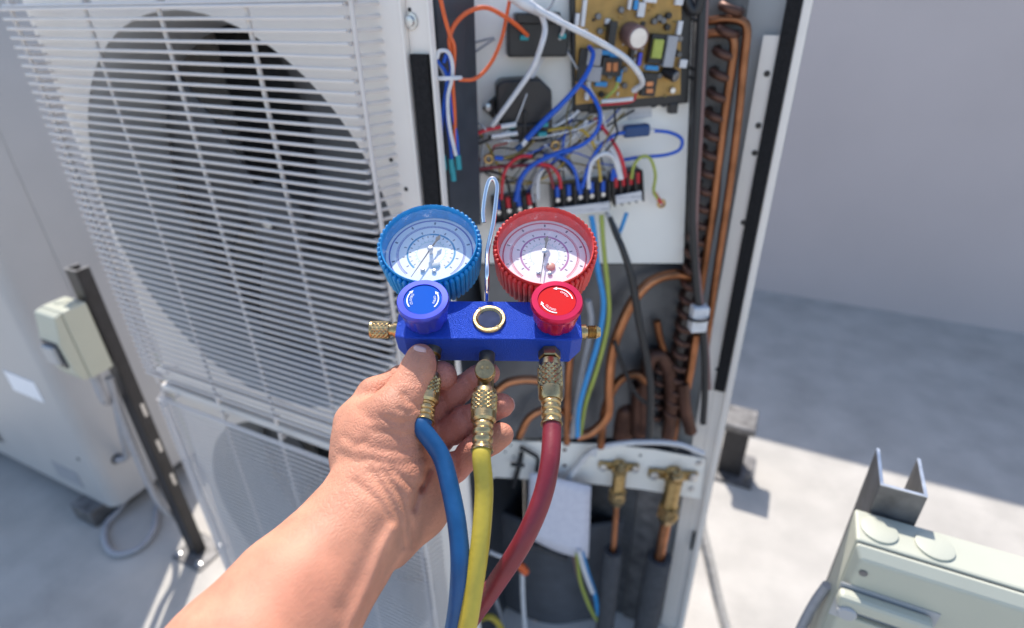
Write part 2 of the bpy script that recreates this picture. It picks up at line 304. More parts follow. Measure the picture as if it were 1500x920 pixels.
fan_section(unit, 0, FANS[0][0], FANS[0][1], FANS[0][2], FANS[0][3], FANS[0][4], XL+.004, XP-.012, YF)
fan_section(unit, 1, FANS[1][0], FANS[1][1], FANS[1][2], FANS[1][3], FANS[1][4], XL+.004, XP-.012, YF)
# rail between the two panels, top rail
MB().bx(XL+.004, XP-.013, YF+.040, YF+.046, .7400, .7800).build('recessed_rail', 'white_paint', unit)
MB().bx(XL, XP-.0125, YF-.016, YF-.0006, .7350, .7515).build('panel_lip', 'white_paint', unit, bevel=.003)
MB().bx(XL, XP-.0125, YF-.0004, YF+.0385, .7485, .7515).build('panel_ledge', 'white_paint', unit)
MB().bx(XL, XP-.0125, YF-.012, YF-.0006, .7725, .7900).build('panel_lip', 'white_paint', unit, bevel=.003)
MB().bx(XL, XP-.013, YF-.004, YF+.02, 1.4725, ZT).build('top_rail', 'white_paint', unit, bevel=.003)
for x_, z_ in ((-.99, .785), (-.84, .788), (-.70, .788), (-.55, .788)):
    MB().lathe((x_, YF-.006, z_-.002), (0, -1, 0), [(0, .0055), (.003, .0055), (.0045, .003)], 12).build('screw', 'dark_steel', unit, 40)
# cabinet body
MB().bx(XL-.001, XL+.003, YF+.0045, YB, ZB, ZT-.001).build('side_panel', 'white_paint', unit)
MB().bx(XL+.004, -.43, YB-.03, YB-.004, ZB+.02, ZT-.002).build('coil', 'coil_fin', unit)
MB().bx(XL-.006, XP-.02, YF-.006, YB+.006, ZT+.0005, ZT+.014).build('top_cover', 'white_paint', unit, bevel=.004)
MB().bx(XL-.002, XR, YF-.004, YB+.004, .045, ZB).build('base_pan', 'white_paint', unit, bevel=.003)
for x_ in (XL+.15, XR-.2):
    MB().bx(x_-.05, x_+.05, YF-.03, YB+.03, .001, .044).build('foot', 'dark_steel', unit, bevel=.003)
MB().bx(XP-.030, XP-.027, YF+.03, YB-.034, ZB+.002, ZT-.003).build('partition', 'dark_plastic', unit)
# folded right-hand edge of the fan panels, with foam strip and screw
MB().bx(XP-.0115, XP-.0075, YF-.002, YF+.03, ZB+.002, ZT-.002).build('edge_fold', 'white_paint', unit, bevel=.0012)
ef = MB().bx(XP-.007, XP+.024, YF+.008, YF+.012, ZB+.002, ZT-.002).build('edge_flange', 'white_paint', unit)
MB().bx(XP-.004, XP+.0175, YF+.001, YF+.0076, .84, 1.392).build('foam_strip', 'foam_black', ef)
MB().bx(XP+.0215, XP+.0240, YF+.003, YF+.0078, ZB+.003, ZT-.003).build('flange_edge', 'white_paint', ef)
c_ = onY(602, 31, YF+.007)
MB().lathe(c_, (0, -1, 0), [(0, .0085), (.0012, .0085), (.0014, .0055), (.0045, .0050), (.005, .002)], 18).build('screw', 'steel', ef, 40)
MB().lathe(onY(600, 14, YF+.0075), (0, -1, 0), [(0, .002), (.0006, .002)], 10).build('screw_hole', 'black_plastic', ef)
for p_ in ((573, 234), (595, 277)):
    c_ = onY(*p_, YF); MB().lathe(c_, (0, -1, 0), [(0, .0028), (.0008, .0028)], 10).build('screw_hole', 'black_plastic', unit)
# rear corner post with its flange, foam and holes; rear panel
po = MB().bx(-.062, -.0405, .9120, .9145, ZB+.001, 1.392).build('corner_post', 'white_paint', unit)
MB().bx(-.0400, -.0105, .9145, .9165, ZB+.001, 1.468).build('post_return', 'white_paint', po)
MB().bx(-.0415, -.0225, .9075, .9142, .815, 1.466).build('foam_strip', 'foam_black', po)
MB().bx(-.0215, -.0105, .9060, .9143, ZB+.001, 1.467).build('post_edge', 'white_paint', po, bevel=.002)
for p_ in ((1123.5, 108), (1111, 184), (1105.5, 224), (1089, 326), (1051.5, 541)):
    MB().lathe(onY(*p_, .9119), (0, -1, 0), [(0, .0042), (.0008, .0042)], 14).build('post_hole', 'black_plastic', po)
MB().bx(-.030, -.0245, .9055, .912, .395, .445).build('slot', 'black_plastic', po)
MB().bx(-.43, XR, YB-.002, YB+.002, ZB+.001, 1.469).build('rear_panel', 'grey_paint', unit)

# ------------------------------------------------------------------ inside the service compartment
PL = Pl((-.412, .70), (-.10, .885)); FRM = PL.frame()
def zq(x, y): return 580+x/2.5, y/2.5                   # coordinates of an enlarged view
def poly_plate(pix, off, t, plane=PL): return MB().prism([plane.on(x, y, off-t) for x, y in pix], plane.n, t)
plate = poly_plate([(684, -60), (1016, -60), (1000, 385), (700, 385)], 0, .002).build('mounting_plate', 'plate_metal', unit)
low = poly_plate([(700, 387), (998, 387), (985, 640), (735, 640)], -.012, .002).build('lower_plate', 'inner_steel', unit)
emb = poly_plate([(905, 345), (966, 338), (962, 378), (912, 386)], -.008, .003).build('embossed_pocket', 'plate_metal', low, bevel=.0012)
gd = MB().prism([onY(634, -60, .60), onY(690, -60, .66), onY(703, 330, .66), onY(662, 330, .60)], (.2, 1, 0), .003).build('cable_guard', 'dark_plastic', unit)
def comp(root, name, px, py, w_, h_, d_, m_, off=0, bev=.0015, tilt=0):
    fr = FRM
    if tilt: c, s = math.cos(tilt), math.sin(tilt); fr = np.array([FRM[0]*c+FRM[1]*s, FRM[1]*c-FRM[0]*s, FRM[2]])
    return MB().box(PL.on(px, py, off+d_/2), (w_, h_, d_), fr).build(name, m_, root, bevel=bev)
# circuit board with its parts
fb = poly_plate([(831, -60), (1012, -60), (1004, 149), (838, 163)], .016, .013).build('board_frame', 'black_plastic', unit, bevel=.002)
pcb = poly_plate([(843, -60), (998, -60), (996, 138), (843, 153)], .0185, .002).build('circuit_board', 'board', unit)
for x_ in (868, 985): comp(pcb, 'frame_clip', x_, 158, .012, .014, .012, 'black_plastic', .006)
def bcomp(name, x, y, w_, h_, d_, m_, tilt=-.09): return comp(pcb, name, 820+x/4.167, y/4.167, w_, h_, d_, m_, .0188, .0008, tilt)
def bcyl(name, x, y, r, d_, m_, dirv=None, top=None):
    a = PL.on(820+x/4.167, y/4.167, .0188); dv = PL.n if dirv is None else dirv
    o = MB().lathe(a, dv, [(0, r), (d_-.001, r), (d_, r*.85)], 20).build(name, m_, pcb, 40)
    if top: MB().lathe(a+dv*(d_+.0002), dv, [(0, r*.82), (.0005, r*.8)], 20).build('can_top', top, o)
    return o
bcyl('capacitor', 425, 205, .014, .028, 'w_brown', nrm(PL.n+V(.2, 0, -.15)), 'steel')
bcyl('capacitor', 640, 430, .0075, .02, 'black_plastic', nrm(PL.n+FRM[0]*.7-ZZ*.4), 'steel')
bcyl('capacitor', 680, 548, .004, .008, 'steel')
bcomp('transformer', 620, 300, .034, .034, .014, 'black_plastic'); bcomp('transformer_winding', 585, 295, .013, .022, .020, 'w_lime'); bcomp('transformer_core', 662, 312, .013, .036, .021, 'w_grey')
bcomp('heat_sink', 312, 205, .009, .028, .02, 'black_plastic'); bcomp('heat_sink', 437, 320, .005, .03, .016, 'black_plastic')
bcomp('relay', 205, 345, .018, .020, .014, 'w_grey'); bcomp('relay', 205, 450, .018, .018, .014, 'w_grey'); bcomp('relay_base', 140, 400, .012, .04, .012, 'black_plastic')
ck = bcomp('choke', 312, 405, .026, .022, .012, 'black_plastic')
for x_ in (293, 332): comp(ck, 'winding', 820+x_/4.167, 405/4.167, .007, .012, .0145, 'copper', .0188)
ck = bcomp('choke', 540, 515, .019, .028, .012, 'black_plastic')
for y_ in (508, 550): comp(ck, 'winding', 820+540/4.167, y_/4.167, .010, .007, .0145, 'copper', .0188)
for x_, y_, w_, h_ in ((270, 320, .014, .006), (330, 335, .012, .006), (250, 512, .016, .006), (362, 462, .006, .016), (560, 413, .017, .006), (462, 30, .005, .011), (485, 360, .005, .016)):
    bcomp('film_capacitor', x_, y_, w_, h_, .008, 'w_cyan' if x_ != 485 else 'blue_knob')
for x_, y_, w_, h_ in ((495, 60, .009, .016), (728, 170, .006, .016), (145, 80, .005, .030), (105, 120, .005, .014), (290, 130, .006, .006), (750, 388, .01, .01), (175, 515, .005, .009), (165, 585, .006, .01), (725, 10, .01, .008), (550, 0, .016, .006), (425, 25, .004, .012)):
    bcomp('connector', x_, y_, w_, h_, .008, 'w_white')
for x_, y_ in ((570, 130), (650, 165), (658, 95), (600, 108), (725, 235), (625, 125), (600, 460), (250, 575), (390, 520), (300, 460), (480, 90), (370, 60), (230, 100), (240, 190), (520, 210), (390, 420), (720, 330)):
    bcyl('component', x_, y_, .0038, .007, 'black_plastic' if (x_+y_) % 2 else 'dark_steel')
for k in range(46):
    x_, y_ = random.uniform(100, 740), random.uniform(-120, 590); bcomp('chip', x_, y_, random.choice((.003, .004, .006)), random.choice((.002, .003, .005)), .002, random.choice(('black_plastic', 'steel', 'gold_film', 'w_olive', 'w_white')))
for x_, y_ in ((1008, 25), (1010, 98), (1012, 112)):
    MB().tube([PL.on(1002, y_-2, .01), PL.on(1015, y_+3, .012), PL.on(1024, y_+6, .014)], .0025, 6).build('frame_tab', 'black_plastic', fb, 60)
for x_, y_ in ((960, 150), (975, 149)):
    MB().tube([PL.on(x_-8, y_-2, .01), PL.on(x_-4, y_+6, .012), PL.on(x_+3, y_+3, .012)], .0018, 6).build('frame_tab', 'black_plastic', fb, 60)
comp(unit, 'rating_label', 937, 165, .034, .016, .0008, 'strip_label', .001, 0, .1)
# black relay boxes
rb = comp(unit, 'relay_box', 786, 57, .076, .040, .030, 'black_plastic', 0, .003, -.02); comp(rb, 'relay_cap', 786, 26, .055, .012, .034, 'black_plastic', 0, .002)
for x_ in (757, 823): comp(rb, 'mounting_ear', x_, 64 if x_ < 800 else 60, .018, .018, .005, 'black_plastic', 0, .002)
comp(rb, 'spade_terminal', 766, 54, .011, .006, .036, 'w_teal', 0); comp(rb, 'spade_terminal', 821, 52, .009, .006, .036, 'w_teal', 0)
b2 = MB().prism([PL.on(x, y, .002) for x, y in ((724, 121), (732, 113), (786, 110), (803, 127), (804, 190), (794, 200), (752, 202), (738, 190), (726, 168))], PL.n, .034).build('contactor', 'black_plastic', unit, bevel=.003)
MB().prism([PL.on(x, y, .002) for x, y in ((726, 138), (706, 158), (724, 174))], PL.n, .008).build('mounting_ear', 'black_plastic', b2, bevel=.002)
MB().lathe(PL.on(715, 157, .010), PL.n, [(0, .005), (.003, .005), (.004, .002)], 14).build('screw', 'steel', b2, 40)
comp(b2, 'contactor_rib', 769, 182, .004, .034, .006, 'black_plastic', .036); comp(b2, 'contactor_rib', 770, 184, .04, .004, .006, 'black_plastic', .036)
for x_, y_ in ((748, 184), (747, 196), (796, 182), (794, 196)): comp(b2, 'spade_terminal', x_, y_, .012, .006, .010, 'w_teal', .036)
# terminal strips
def strip(px0, py0, px1, py1, n, h_, name, scr, lugs):
    a = PL.on(px0, py0, .012); c = PL.on(px1, py1, .012); d = c-a; ln = np.linalg.norm(d); ex = d/ln; ez = nrm(ZZ-ex*(ex @ ZZ)); fr = np.array([ex, ez, np.cross(ex, ez)])
    if fr[2] @ PL.n < 0: fr[2] *= -1
    o = MB().box((a+c)/2-fr[2]*.002, (ln, h_, .020), fr).build(name, 'black_plastic', unit, bevel=.001)
    for k in range(n+1): MB().box(a+d*k/n+fr[2]*.012, (.0022, h_*.98, .010), fr).build('divider', 'black_plastic', o)
    for k in range(n):
        q = a+d*(k+.5)/n+fr[2]*.008
        if scr:
            s_ = MB().lathe(q, fr[2], [(0, .0055), (.003, .0055), (.0055, .0030), (.0055, .0005)], 14).build('terminal_screw', 'steel', o, 40)
        if k < len(lugs):
            MB().cyl(q+ez*.005+fr[2]*.002, q+ez*.020+fr[2]*.004, .0040, .0034, 10).build('wire_lug', lugs[k], o, 40)
    return o, fr, a, d
ts, fr_, a_, d_ = strip(807, 290, 889, 280, 5, .040, 'terminal_block', True, ['w_blue', 'w_blue', 'w_blue', 'w_blue', 'w_blue'])
MB().box(a_+d_*.5-fr_[1]*.016+fr_[2]*.0185, (np.linalg.norm(d_)*.98, .013, .003), fr_).build('marker_strip', 'strip_label', ts)
t2, fr_, a_, d_ = strip(895, 276, 937, 268, 4, .046, 'terminal_block', False, ['w_red', 'w_red', 'w_red', 'w_red'])
MB().box(a_+d_*.48-fr_[1]*.012+fr_[2]*.0185, (np.linalg.norm(d_)*.88, .013, .003), fr_).build('marker_strip', 'strip_label', t2)
t3, fr_, a_, d_ = strip(722, 308, 783, 299, 4, .038, 'terminal_block', True, ['w_blue', 'w_red', 'w_blue', 'w_red'])
MB().box(a_+d_*.5-fr_[1]*.020+fr_[2]*.0185, (np.linalg.norm(d_), .012, .003), fr_).build('marker_strip', 'strip_label', t3)
# wiring
def wire(pts, r, m_, offs=.03, zoom=True, name='cable', plane=PL, par=None):
    n = len(pts); o = [offs]*n if isinstance(offs, (int, float)) else np.interp(np.linspace(0, 1, n), np.linspace(0, 1, len(offs)), offs)
    q = [plane.on(*(zq(x, y) if zoom else (x, y)), o[i]) for i, (x, y) in enumerate(pts)]
    if zoom: r = [v*.8 for v in r] if isinstance(r, list) else r*.8
    return MB().tube(q, r, 8, 6).build(name, m_, unit if par is None else par, 70)
wire([(118, -30), (100, 60), (112, 140), (150, 220), (186, 280), (176, 380), (166, 480), (172, 585)], .0028, 'w_blue', .112)
wire([(175, 230), (190, 195), (203, 250), (192, 300), (186, 420), (200, 520), (205, 600)], .0028, 'w_blue', .112)
wire([(192, 290), (203, 400), (222, 500), (228, 590)], .0026, 'w_blue', .112)
wire([(150, 215), (160, 188), (190, 190), (206, 230), (206, 285), (190, 360), (196, 460), (220, 570)], .0028, 'w_white', .118)
wire([(100, 115), (130, 190), (170, 262), (185, 300)], .0022, 'w_grey', .112)
wire([(158, -30), (178, 60), (198, 130), (214, 180), (208, 300), (215, 430), (214, 560)], .0030, 'w_orange', .112)
wire([(206, 210), (196, 150), (212, 95), (262, 45), (330, 28), (400, 62), (450, 100), (482, 130)], .0032, 'w_orange', [.11, .11, .09, .06, .04])
wire([(420, -20), (405, 60), (385, 150), (345, 235), (290, 288), (230, 292)], .0028, 'w_orange', [.05, .07, .09, .11])
for x_, y_ in ((176, 600), (205, 612), (230, 598), (210, 640)): wire([(x_-3, y_-30), (x_, y_), (x_+2, y_+22)], .0042, 'w_teal', .113, name='splice')
q_ = PL.on(*zq(195, 286), .114); MB().tube([q_+FRM[0]*.013*math.cos(t)+(FRM[2]*.010)*math.sin(t)+ZZ*.001*math.sin(t) for t in np.linspace(0, 6.28, 14)], .0024, 6, 2).build('cable_tie', 'w_white', unit, 60)
wire([(215, 242), (290, 190), (362, 142)], .0022, 'w_grey', .03, name='cable_tie'); wire([(255, 165), (310, 150), (360, 138)], .0018, 'w_grey', .02, name='cable_tie')
wire([(528, 45), (546, 100), (535, 160), (500, 250), (440, 340), (378, 425), (352, 460)], .0042, 'w_white', [.06, .07, .06, .05])
wire([(330, 480), (316, 560), (312, 640)], .0028, 'w_white', .02)
wire([(510, 30), (600, 80), (720, 140), (830, 205), (885, 262), (902, 305), (870, 332)], .0044, 'w_white', [.07, .08, .07, .04])
wire([(520, 40), (590, 62), (614, 100), (600, 142)], .003, 'w_white', [.06, .05, .03])
wire([(420, -15), (470, 12), (535, 48)], [.007, .009, .006], 'w_white', .062, name='wire_connector')
wire([(540, 45), (565, 25), (582, -10)], .002, 'w_grey', .04)
wire([(708, 172), (722, 205), (690, 285), (610, 378), (540, 445), (478, 510)], [.0034, .0036, .0044, .0046], 'w_blue', [.03, .06, .065, .05]); wire([(478, 510), (460, 535)], .004, 'w_white', .05, name='splice'); wire([(462, 532), (440, 548)], .005, 'w_navy', .05, name='splice')
wire([(672, 305), (715, 345), (748, 415), (735, 480), (680, 532), (590, 562), (500, 605), (455, 660), (440, 735)], [.0034, .0034, .0036, .0042, .0055], 'w_blue', [.04, .06, .06, .05, .04])
wire([(540, 570), (600, 575), (645, 610), (664, 660), (668, 695)], .0032, 'w_blue', .045)
wire([(940, 478), (1005, 486), (1046, 510), (1038, 548), (985, 568), (900, 575), (835, 585)], .0030, 'w_blue', [.02, .03, .03, .02])
comp(unit, 'inline_filter', 580+880/2.5, 478/2.5, .036, .016, .014, 'w_navy', .012, .003, .05); wire([(915, 480), (945, 478)], .0036, 'w_white', .02, name='splice')
wire([(850, 484), (800, 495), (745, 540), (705, 610), (682, 690)], .0032, 'w_blue', [.02, .04, .045])
wire([(268, 506), (320, 480), (385, 464)], .0032, 'w_red', .045); wire([(385, 464), (440, 455)], .0042, 'w_white', .046, name='splice')
wire([(270, 536), (320, 520), (352, 505)], .0028, 'w_black', .04); wire([(350, 500), (445, 488)], .0036, 'w_white', .046, name='splice')
wire([(728, 432), (775, 490), (815, 555), (834, 610), (840, 650)], .0032, 'w_red', [.02, .035, .03])
wire([(386, 730), (390, 665), (405, 615), (450, 575), (498, 572)], .0030, 'w_red', .045)
wire([(284, 622), (370, 612), (470, 606), (545, 610), (568, 650), (576, 690)], .0030, 'w_darkred', .04)
wire([(520, 596), (572, 612), (598, 650), (604, 690)], .0030, 'w_red', .043)
wire([(284, 630), (340, 628), (400, 650), (420, 715)], .0026, 'w_black', .036)
wire([(420, 620), (470, 590), (510, 565), (540, 535)], .0026, 'w_black', .035); wire([(600, 590), (630, 610), (650, 640)], .0026, 'w_black', .03)
wire([(706, 690), (706, 630), (725, 585), (765, 562), (800, 585), (820, 655)], .0040, 'w_white', [.04, .045, .03])
wire([(690, 520), (760, 528), (806, 575), (828, 655)], .0034, 'w_white', [.03, .035, .03])
wire([(556, 478), (630, 468), (690, 482), (728, 540), (742, 600), (750, 665)], .0028, 'w_yellow', .035)
wire([(720, 425), (660, 460), (610, 500), (585, 530)], .0024, 'w_olive', .025)
wire([(505, 515), (455, 560), (400, 578), (345, 580)], .0030, 'w_olive', .04); wire([(392, 580), (362, 578)], .004, 'w_blue', .041, name='splice')
for x_, y_ in ((340, 582), (584, 533), (972, 746)):
    q_ = PL.on(*zq(x_, y_), .04 if x_ < 900 else .02); MB().tube([q_+FRM[0]*.005*math.cos(t)+ZZ*.005*math.sin(t) for t in np.linspace(0, 6.28, 12)], .0022, 6, 2).build('ring_lug', 'brass', unit, 60)
wire([(862, 655), (872, 605), (900, 574), (932, 582), (950, 640), (944, 700), (962, 732)], .0028, 'w_lime', [.03, .03, .02]); wire([(945, 705), (972, 745)], .0036, 'w_red', .02, name='splice')
wire([(520, 730), (522, 655), (560, 588), (620, 530), (680, 470), (700, 440)], .0034, 'w_white', .03); wire([(505, 740), (500, 690), (520, 630)], .003, 'w_grey', .03)
wire([(530, 450), (580, 462), (640, 430), (670, 405)], .0026, 'w_white', .03); wire([(545, 560), (590, 500), (640, 420)], .0022, 'w_grey', .02)
for x_, y_ in ((792, 635), (806, 625)): wire([(x_, y_+25), (x_+2, y_), (x_+6, y_-18)], .0036, 'w_blue', .03, name='splice')
wire([(752, 372), (810, 368), (868, 362)], .0032, 'w_white', .045); wire([(745, 380), (800, 330), (812, 300)], .0024, 'w_lime', .04); wire([(740, 385), (860, 372), (880, 340)], .002, 'w_red', .038)
for k in range(34):                                     # thin leads crossing between the parts
    xa_, ya_ = random.choice(((590, 640), (630, 640), (700, 650), (770, 640), (400, 690), (470, 690), (830, 620), (300, 520), (300, 610))); xb_, yb_ = random.choice(((700, 420), (650, 390), (560, 500), (450, 500), (300, 470), (740, 440), (820, 400), (290, 600), (520, 560), (600, 130), (880, 390)))
    j_ = lambda q: q+random.uniform(-22, 22); mx_, my_ = (xa_+xb_)/2+random.uniform(-60, 60), (ya_+yb_)/2+random.uniform(-50, 40)
    wire([(j_(xa_), j_(ya_)), (j_((xa_+mx_)/2), j_((ya_+my_)/2)), (mx_, my_), (j_((xb_+mx_)/2), j_((yb_+my_)/2)), (j_(xb_), j_(yb_))], random.uniform(.0011, .0018), random.choice(('w_white', 'w_grey', 'w_black', 'w_red', 'w_blue', 'w_olive', 'w_black', 'w_yellow', 'w_white')), [.012, random.uniform(.02, .05), .008], name='lead')
# cables going down
wire([(866, 316), (871, 345), (876, 395), (884, 445), (876, 500), (858, 560), (848, 600), (846, 640)], .0042, 'w_cyan', [.03, .05, .07, .08], False)
wire([(881, 315), (884, 360), (890, 420), (891, 470), (876, 535), (858, 590), (850, 636)], .0036, 'w_lime', [.03, .05, .065, .07], False)
wire([(893, 318), (902, 342), (912, 365), (926, 410), (936, 470), (948, 530), (953, 570), (951, 640)], [.004, .006, .0065], 'w_black', [.03, .05, .07, .08], False)
wire([(888, 312), (900, 330), (908, 345)], .003, 'w_grey', .03, False); wire([(918, 312), (908, 340)], .003, 'w_cyan', .03, False)
wire([(862, 440), (866, 480), (850, 560), (838, 640)], .005, 'w_grey', .05, False)
# copper pipework
def pipe(pts, r, m_='copper', offs=0, name='copper_pipe'): return wire(pts, r, m_, offs, False, name)
pipe([(1020, 410), (990, 402), (955, 412), (928, 440), (908, 480), (896, 520), (892, 570), (890, 608), (868, 632), (845, 640)], .0085, 'copper', [.0, .02, .035, .04])
pipe([(728, 572), (745, 560), (775, 556), (810, 562)], .0075, 'copper', .03); pipe([(838, 500), (832, 560), (830, 650)], .0065, 'copper', .03)
pipe([(944, 632), (944, 575), (950, 530), (966, 520), (980, 545), (984, 590), (978, 640)], .0125, 'copper_dark', .01)
pipe([(936, 634), (937, 600), (940, 562)], .017, 'copper_dark', .0, 'accumulator'); pipe([(1012, 632), (1004, 600), (1000, 560)], .012, 'copper_dark', .02)
pipe([(912, 636), (914, 615), (916, 596), (917, 588)], [.024, .024, .021, .008], 'copper_dark', -.02, 'accumulator')
pipe([(880, 655), (886, 600), (905, 560), (930, 548), (946, 560)], .0075, 'copper_mid', [.03, .02, .02]); pipe([(760, 640), (775, 612), (800, 600), (830, 606), (850, 630)], .007, 'copper', .02); pipe([(985, 650), (992, 600), (986, 560), (968, 500), (962, 470)], .0065, 'copper_mid', .006)
pipe([(800, 420), (806, 470), (822, 520), (826, 580)], .0045, 'w_grey', .02, 'cable'); pipe([(900, 500), (914, 540), (934, 580), (962, 600)], .0035, 'w_black', .05, 'cable')
pipe([(1003, 585), (1012, 540), (1020, 490)], .007, 'copper', .02)
def ypipe(pts, Y, r, m_, name='copper_pipe'): return MB().tube([onY(x, y, Y) for x, y in pts], r, 10, 6).build(name, m_, unit, 70)
ypipe([(1035, 31), (1066, 28), (1088, 32), (1094, 48), (1089, 96), (1082, 168), (1072, 250), (1060, 330), (1046, 420), (1034, 510)], .872, .0058, 'copper_mid')
ypipe([(1036, 50), (1058, 48), (1072, 54), (1075, 70), (1070, 108), (1061, 170), (1051, 250), (1038, 350), (1026, 430)], .866, .0058, 'copper_mid')
ypipe([(1044, 225), (1052, 232), (1050, 290), (1040, 350)], .872, .0045, 'copper_dark')
ypipe([(1030, -40), (1027, 40), (1024, 100), (1019, 200), (1014, 300), (1016, 360), (1021, 430), (1030, 490), (1033, 560), (1030, 620)], .835, .0056, 'w_black', 'cable')
ypipe([(1034, -40), (1031, 60), (1026, 180), (1018, 340), (1024, 420), (1034, 500), (1038, 570)], .838, .0045, 'w_brown', 'cable')
MB().box(onY(1023, 466, .832), (.026, .044, .02), FRM).build('pipe_sleeve', 'w_white', unit, bevel=.003)
q_ = onY(1023, 465, .828); MB().tube([q_+V(.016*math.cos(t), .013*math.sin(t), .002*math.cos(t)) for t in np.linspace(0, 6.28, 12)], .0022, 6, 2).build('cable_tie', 'w_black', unit, 60)
ypipe([(1000, -30), (1010, 8), (1022, 14), (1032, -30)], .83, .006, 'w_black', 'cable')
# coil end plate and its return bends
MB().bx(-.150, -.085, .889, .892, ZB+.01, 1.46).build('coil_end_plate', 'dark_steel', unit)
MB().bx(-.30, -.152, .893, .925, ZB+.01, 1.46).build('coil_end', 'coil_fin', unit)
rbend = None
for c_, X in enumerate((-.104, -.134)):
    for k in range(26):
        if c_ == 1 and k < 20: continue
        z_ = 1.425-.0262*k-.013*c_
        if rbend is None:
            rbend = MB().tube([(X-.011, .889, z_+.004), (X-.011, .872, z_+.004), (X-.008, .863, z_+.003), (X, .859, z_), (X+.008, .863, z_-.003), (X+.011, .872, z_-.004), (X+.011, .889, z_-.004)], .0058, 8, 3).build('return_bend', 'copper_dark', unit, 70); z0_ = z_; X0_ = X
        else: shift(rbend, (X-X0_, 0, z_-z0_))
# valve plate with two brass service valves
VP = Pl((-.46, .700), (-.035, .9075))
vp = MB().prism([VP.on(x, y, -.002) for x, y in ((672, 648), (745, 645), (888, 650), (960, 658), (1033, 672), (1026, 730), (940, 716), (852, 706), (725, 698), (668, 735))], VP.n, .002).build('valve_plate', 'plate_metal', unit)
for x_, y_, r_, m_ in ((827, 659, .004, 'copper_dark'), (827, 682, .004, 'copper_dark'), (748, 652, .002, 'black_plastic'), (740, 662, .002, 'black_plastic'), (752, 668, .002, 'black_plastic'), (938, 667, .003, 'dark_steel')):
    MB().lathe(VP.on(x_, y_, .0002), VP.n, [(0, r_), (.0006, r_)], 12).build('plate_hole', m_, vp)
for x_, y_ in ((1024, 678), (1013, 716), (680, 700)):
    MB().lathe(VP.on(x_, y_, .0003), VP.n, [(0, .007), (.001, .007), (.0012, .0045), (.004, .004)], 12).build('bolt', 'steel' if x_ > 700 else 'old_brass', vp, 40)
def valve(px, py, s, nutpx, nutpy):
    a = VP.on(px, py, .018); n = VP.n; ex = VP.d
    b_ = MB().lathe(a-n*.017, n, [(0, .012*s), (.018, .012*s), (.020, .009*s), (.030, .008*s)], 20).build('service_valve', 'old_brass', unit, 40)
    MB().box(a-n*.012, (.062*s, .014*s, .008), np.array([nrm(ex*.98-ZZ*.12), ZZ, n])).build('valve_flange', 'old_brass', b_, bevel=.003)
    for k in (-1, 1): MB().lathe(a-n*.0075+ex*k*.024*s-ZZ*k*.003, n, [(0, .0065*s), (.004, .006*s), (.005, .003*s)], 6).build('bolt', 'steel', b_, 40)
    up = nrm(ZZ+n*.25)
    MB().lathe(a+up*.004, up, [(0, .009*s), (.010*s, .009*s), (.011*s, .006*s), (.016*s, .006*s), (.018*s, .003*s)], 6).build('valve_cap', 'brass', b_, 30)
    e = VP.on(nutpx, nutpy, .030); d = nrm(e-a); ln = np.linalg.norm(e-a)
    MB().lathe(a, d, [(0, .010*s), (ln-.012*s, .010*s)], 18).build('valve_stem', 'old_brass', b_, 40)
    MB().lathe(a+d*(ln-.012*s), d, [(0, .0125*s), (.001, .0135*s), (.016*s, .0135*s), (.017*s, .0125*s), (.026*s, .0080*s)], 6).build('flare_nut', 'brass', b_, 30)
    MB().lathe(a+d*(ln-.007*s)+n*.0115*s, n, [(0, .0080*s), (.004, .0085*s), (.005, .006*s), (.0045, .003*s)], 16).build('service_port', 'brass', b_, 40)
    return e, d
e1, _ = valve(908, 690, 1.3, 904, 728); e2, _ = valve(988, 702, 1.6, 978, 752)
def line(e, px1, py1, r, rf, pxb, s, lab):
    o = thing('refrigerant_line', onZ(pxb, 1000, .12)*V(1, 1, 0), lab, 'pipe', 'refrigerant lines at the valve plate')
    a = e-ZZ*.012*s; c = VP.on(px1, py1, .034); dn = VP.on(pxb, 1010, .040)
    MB().tube([a, (a+c)/2, c, c+(dn-c)*.2], r, 14, 3).build('copper_tube', 'copper', o, 70)
    d = nrm(dn-c); L_ = (c[2]-.03)/-d[2]
    MB().lathe(c, d, [(.004, r+.002), (0, r+.003), (0, rf-.002), (.003, rf), (L_*.5, rf*1.01), (L_, rf)], 22, close=False).build('foam_sleeve', 'foam_grey', o, 50)
line(e1, 898, 806, .0058, .0200, 876, 1., 'thinner black foam sleeved copper line on the smaller brass valve')
line(e2, 966, 816, .0105, .0260, 928, 1.25, 'thicker black foam sleeved copper line on the larger brass valve')
# cables and tie on the valve plate
wire([(840, 690), (858, 668), (880, 655), (930, 648), (990, 650), (1030, 664)], .0052, 'w_white', [.012, .03, .04, .03], False, 'cable', VP)
wire([(832, 702), (846, 684), (862, 664), (874, 664)], .007, 'w_white', [.012, .022], False, 'cable_tie', VP)
wire([(762, 655), (778, 664), (788, 672), (786, 690)], .004, 'w_black', .012, False, 'cable', VP); wire([(764, 664), (760, 684), (752, 712)], .005, 'w_black', .012, False, 'cable_tie', VP); wire([(748, 680), (768, 682)], .004, 'w_black', .014, False, 'cable_tie', VP)
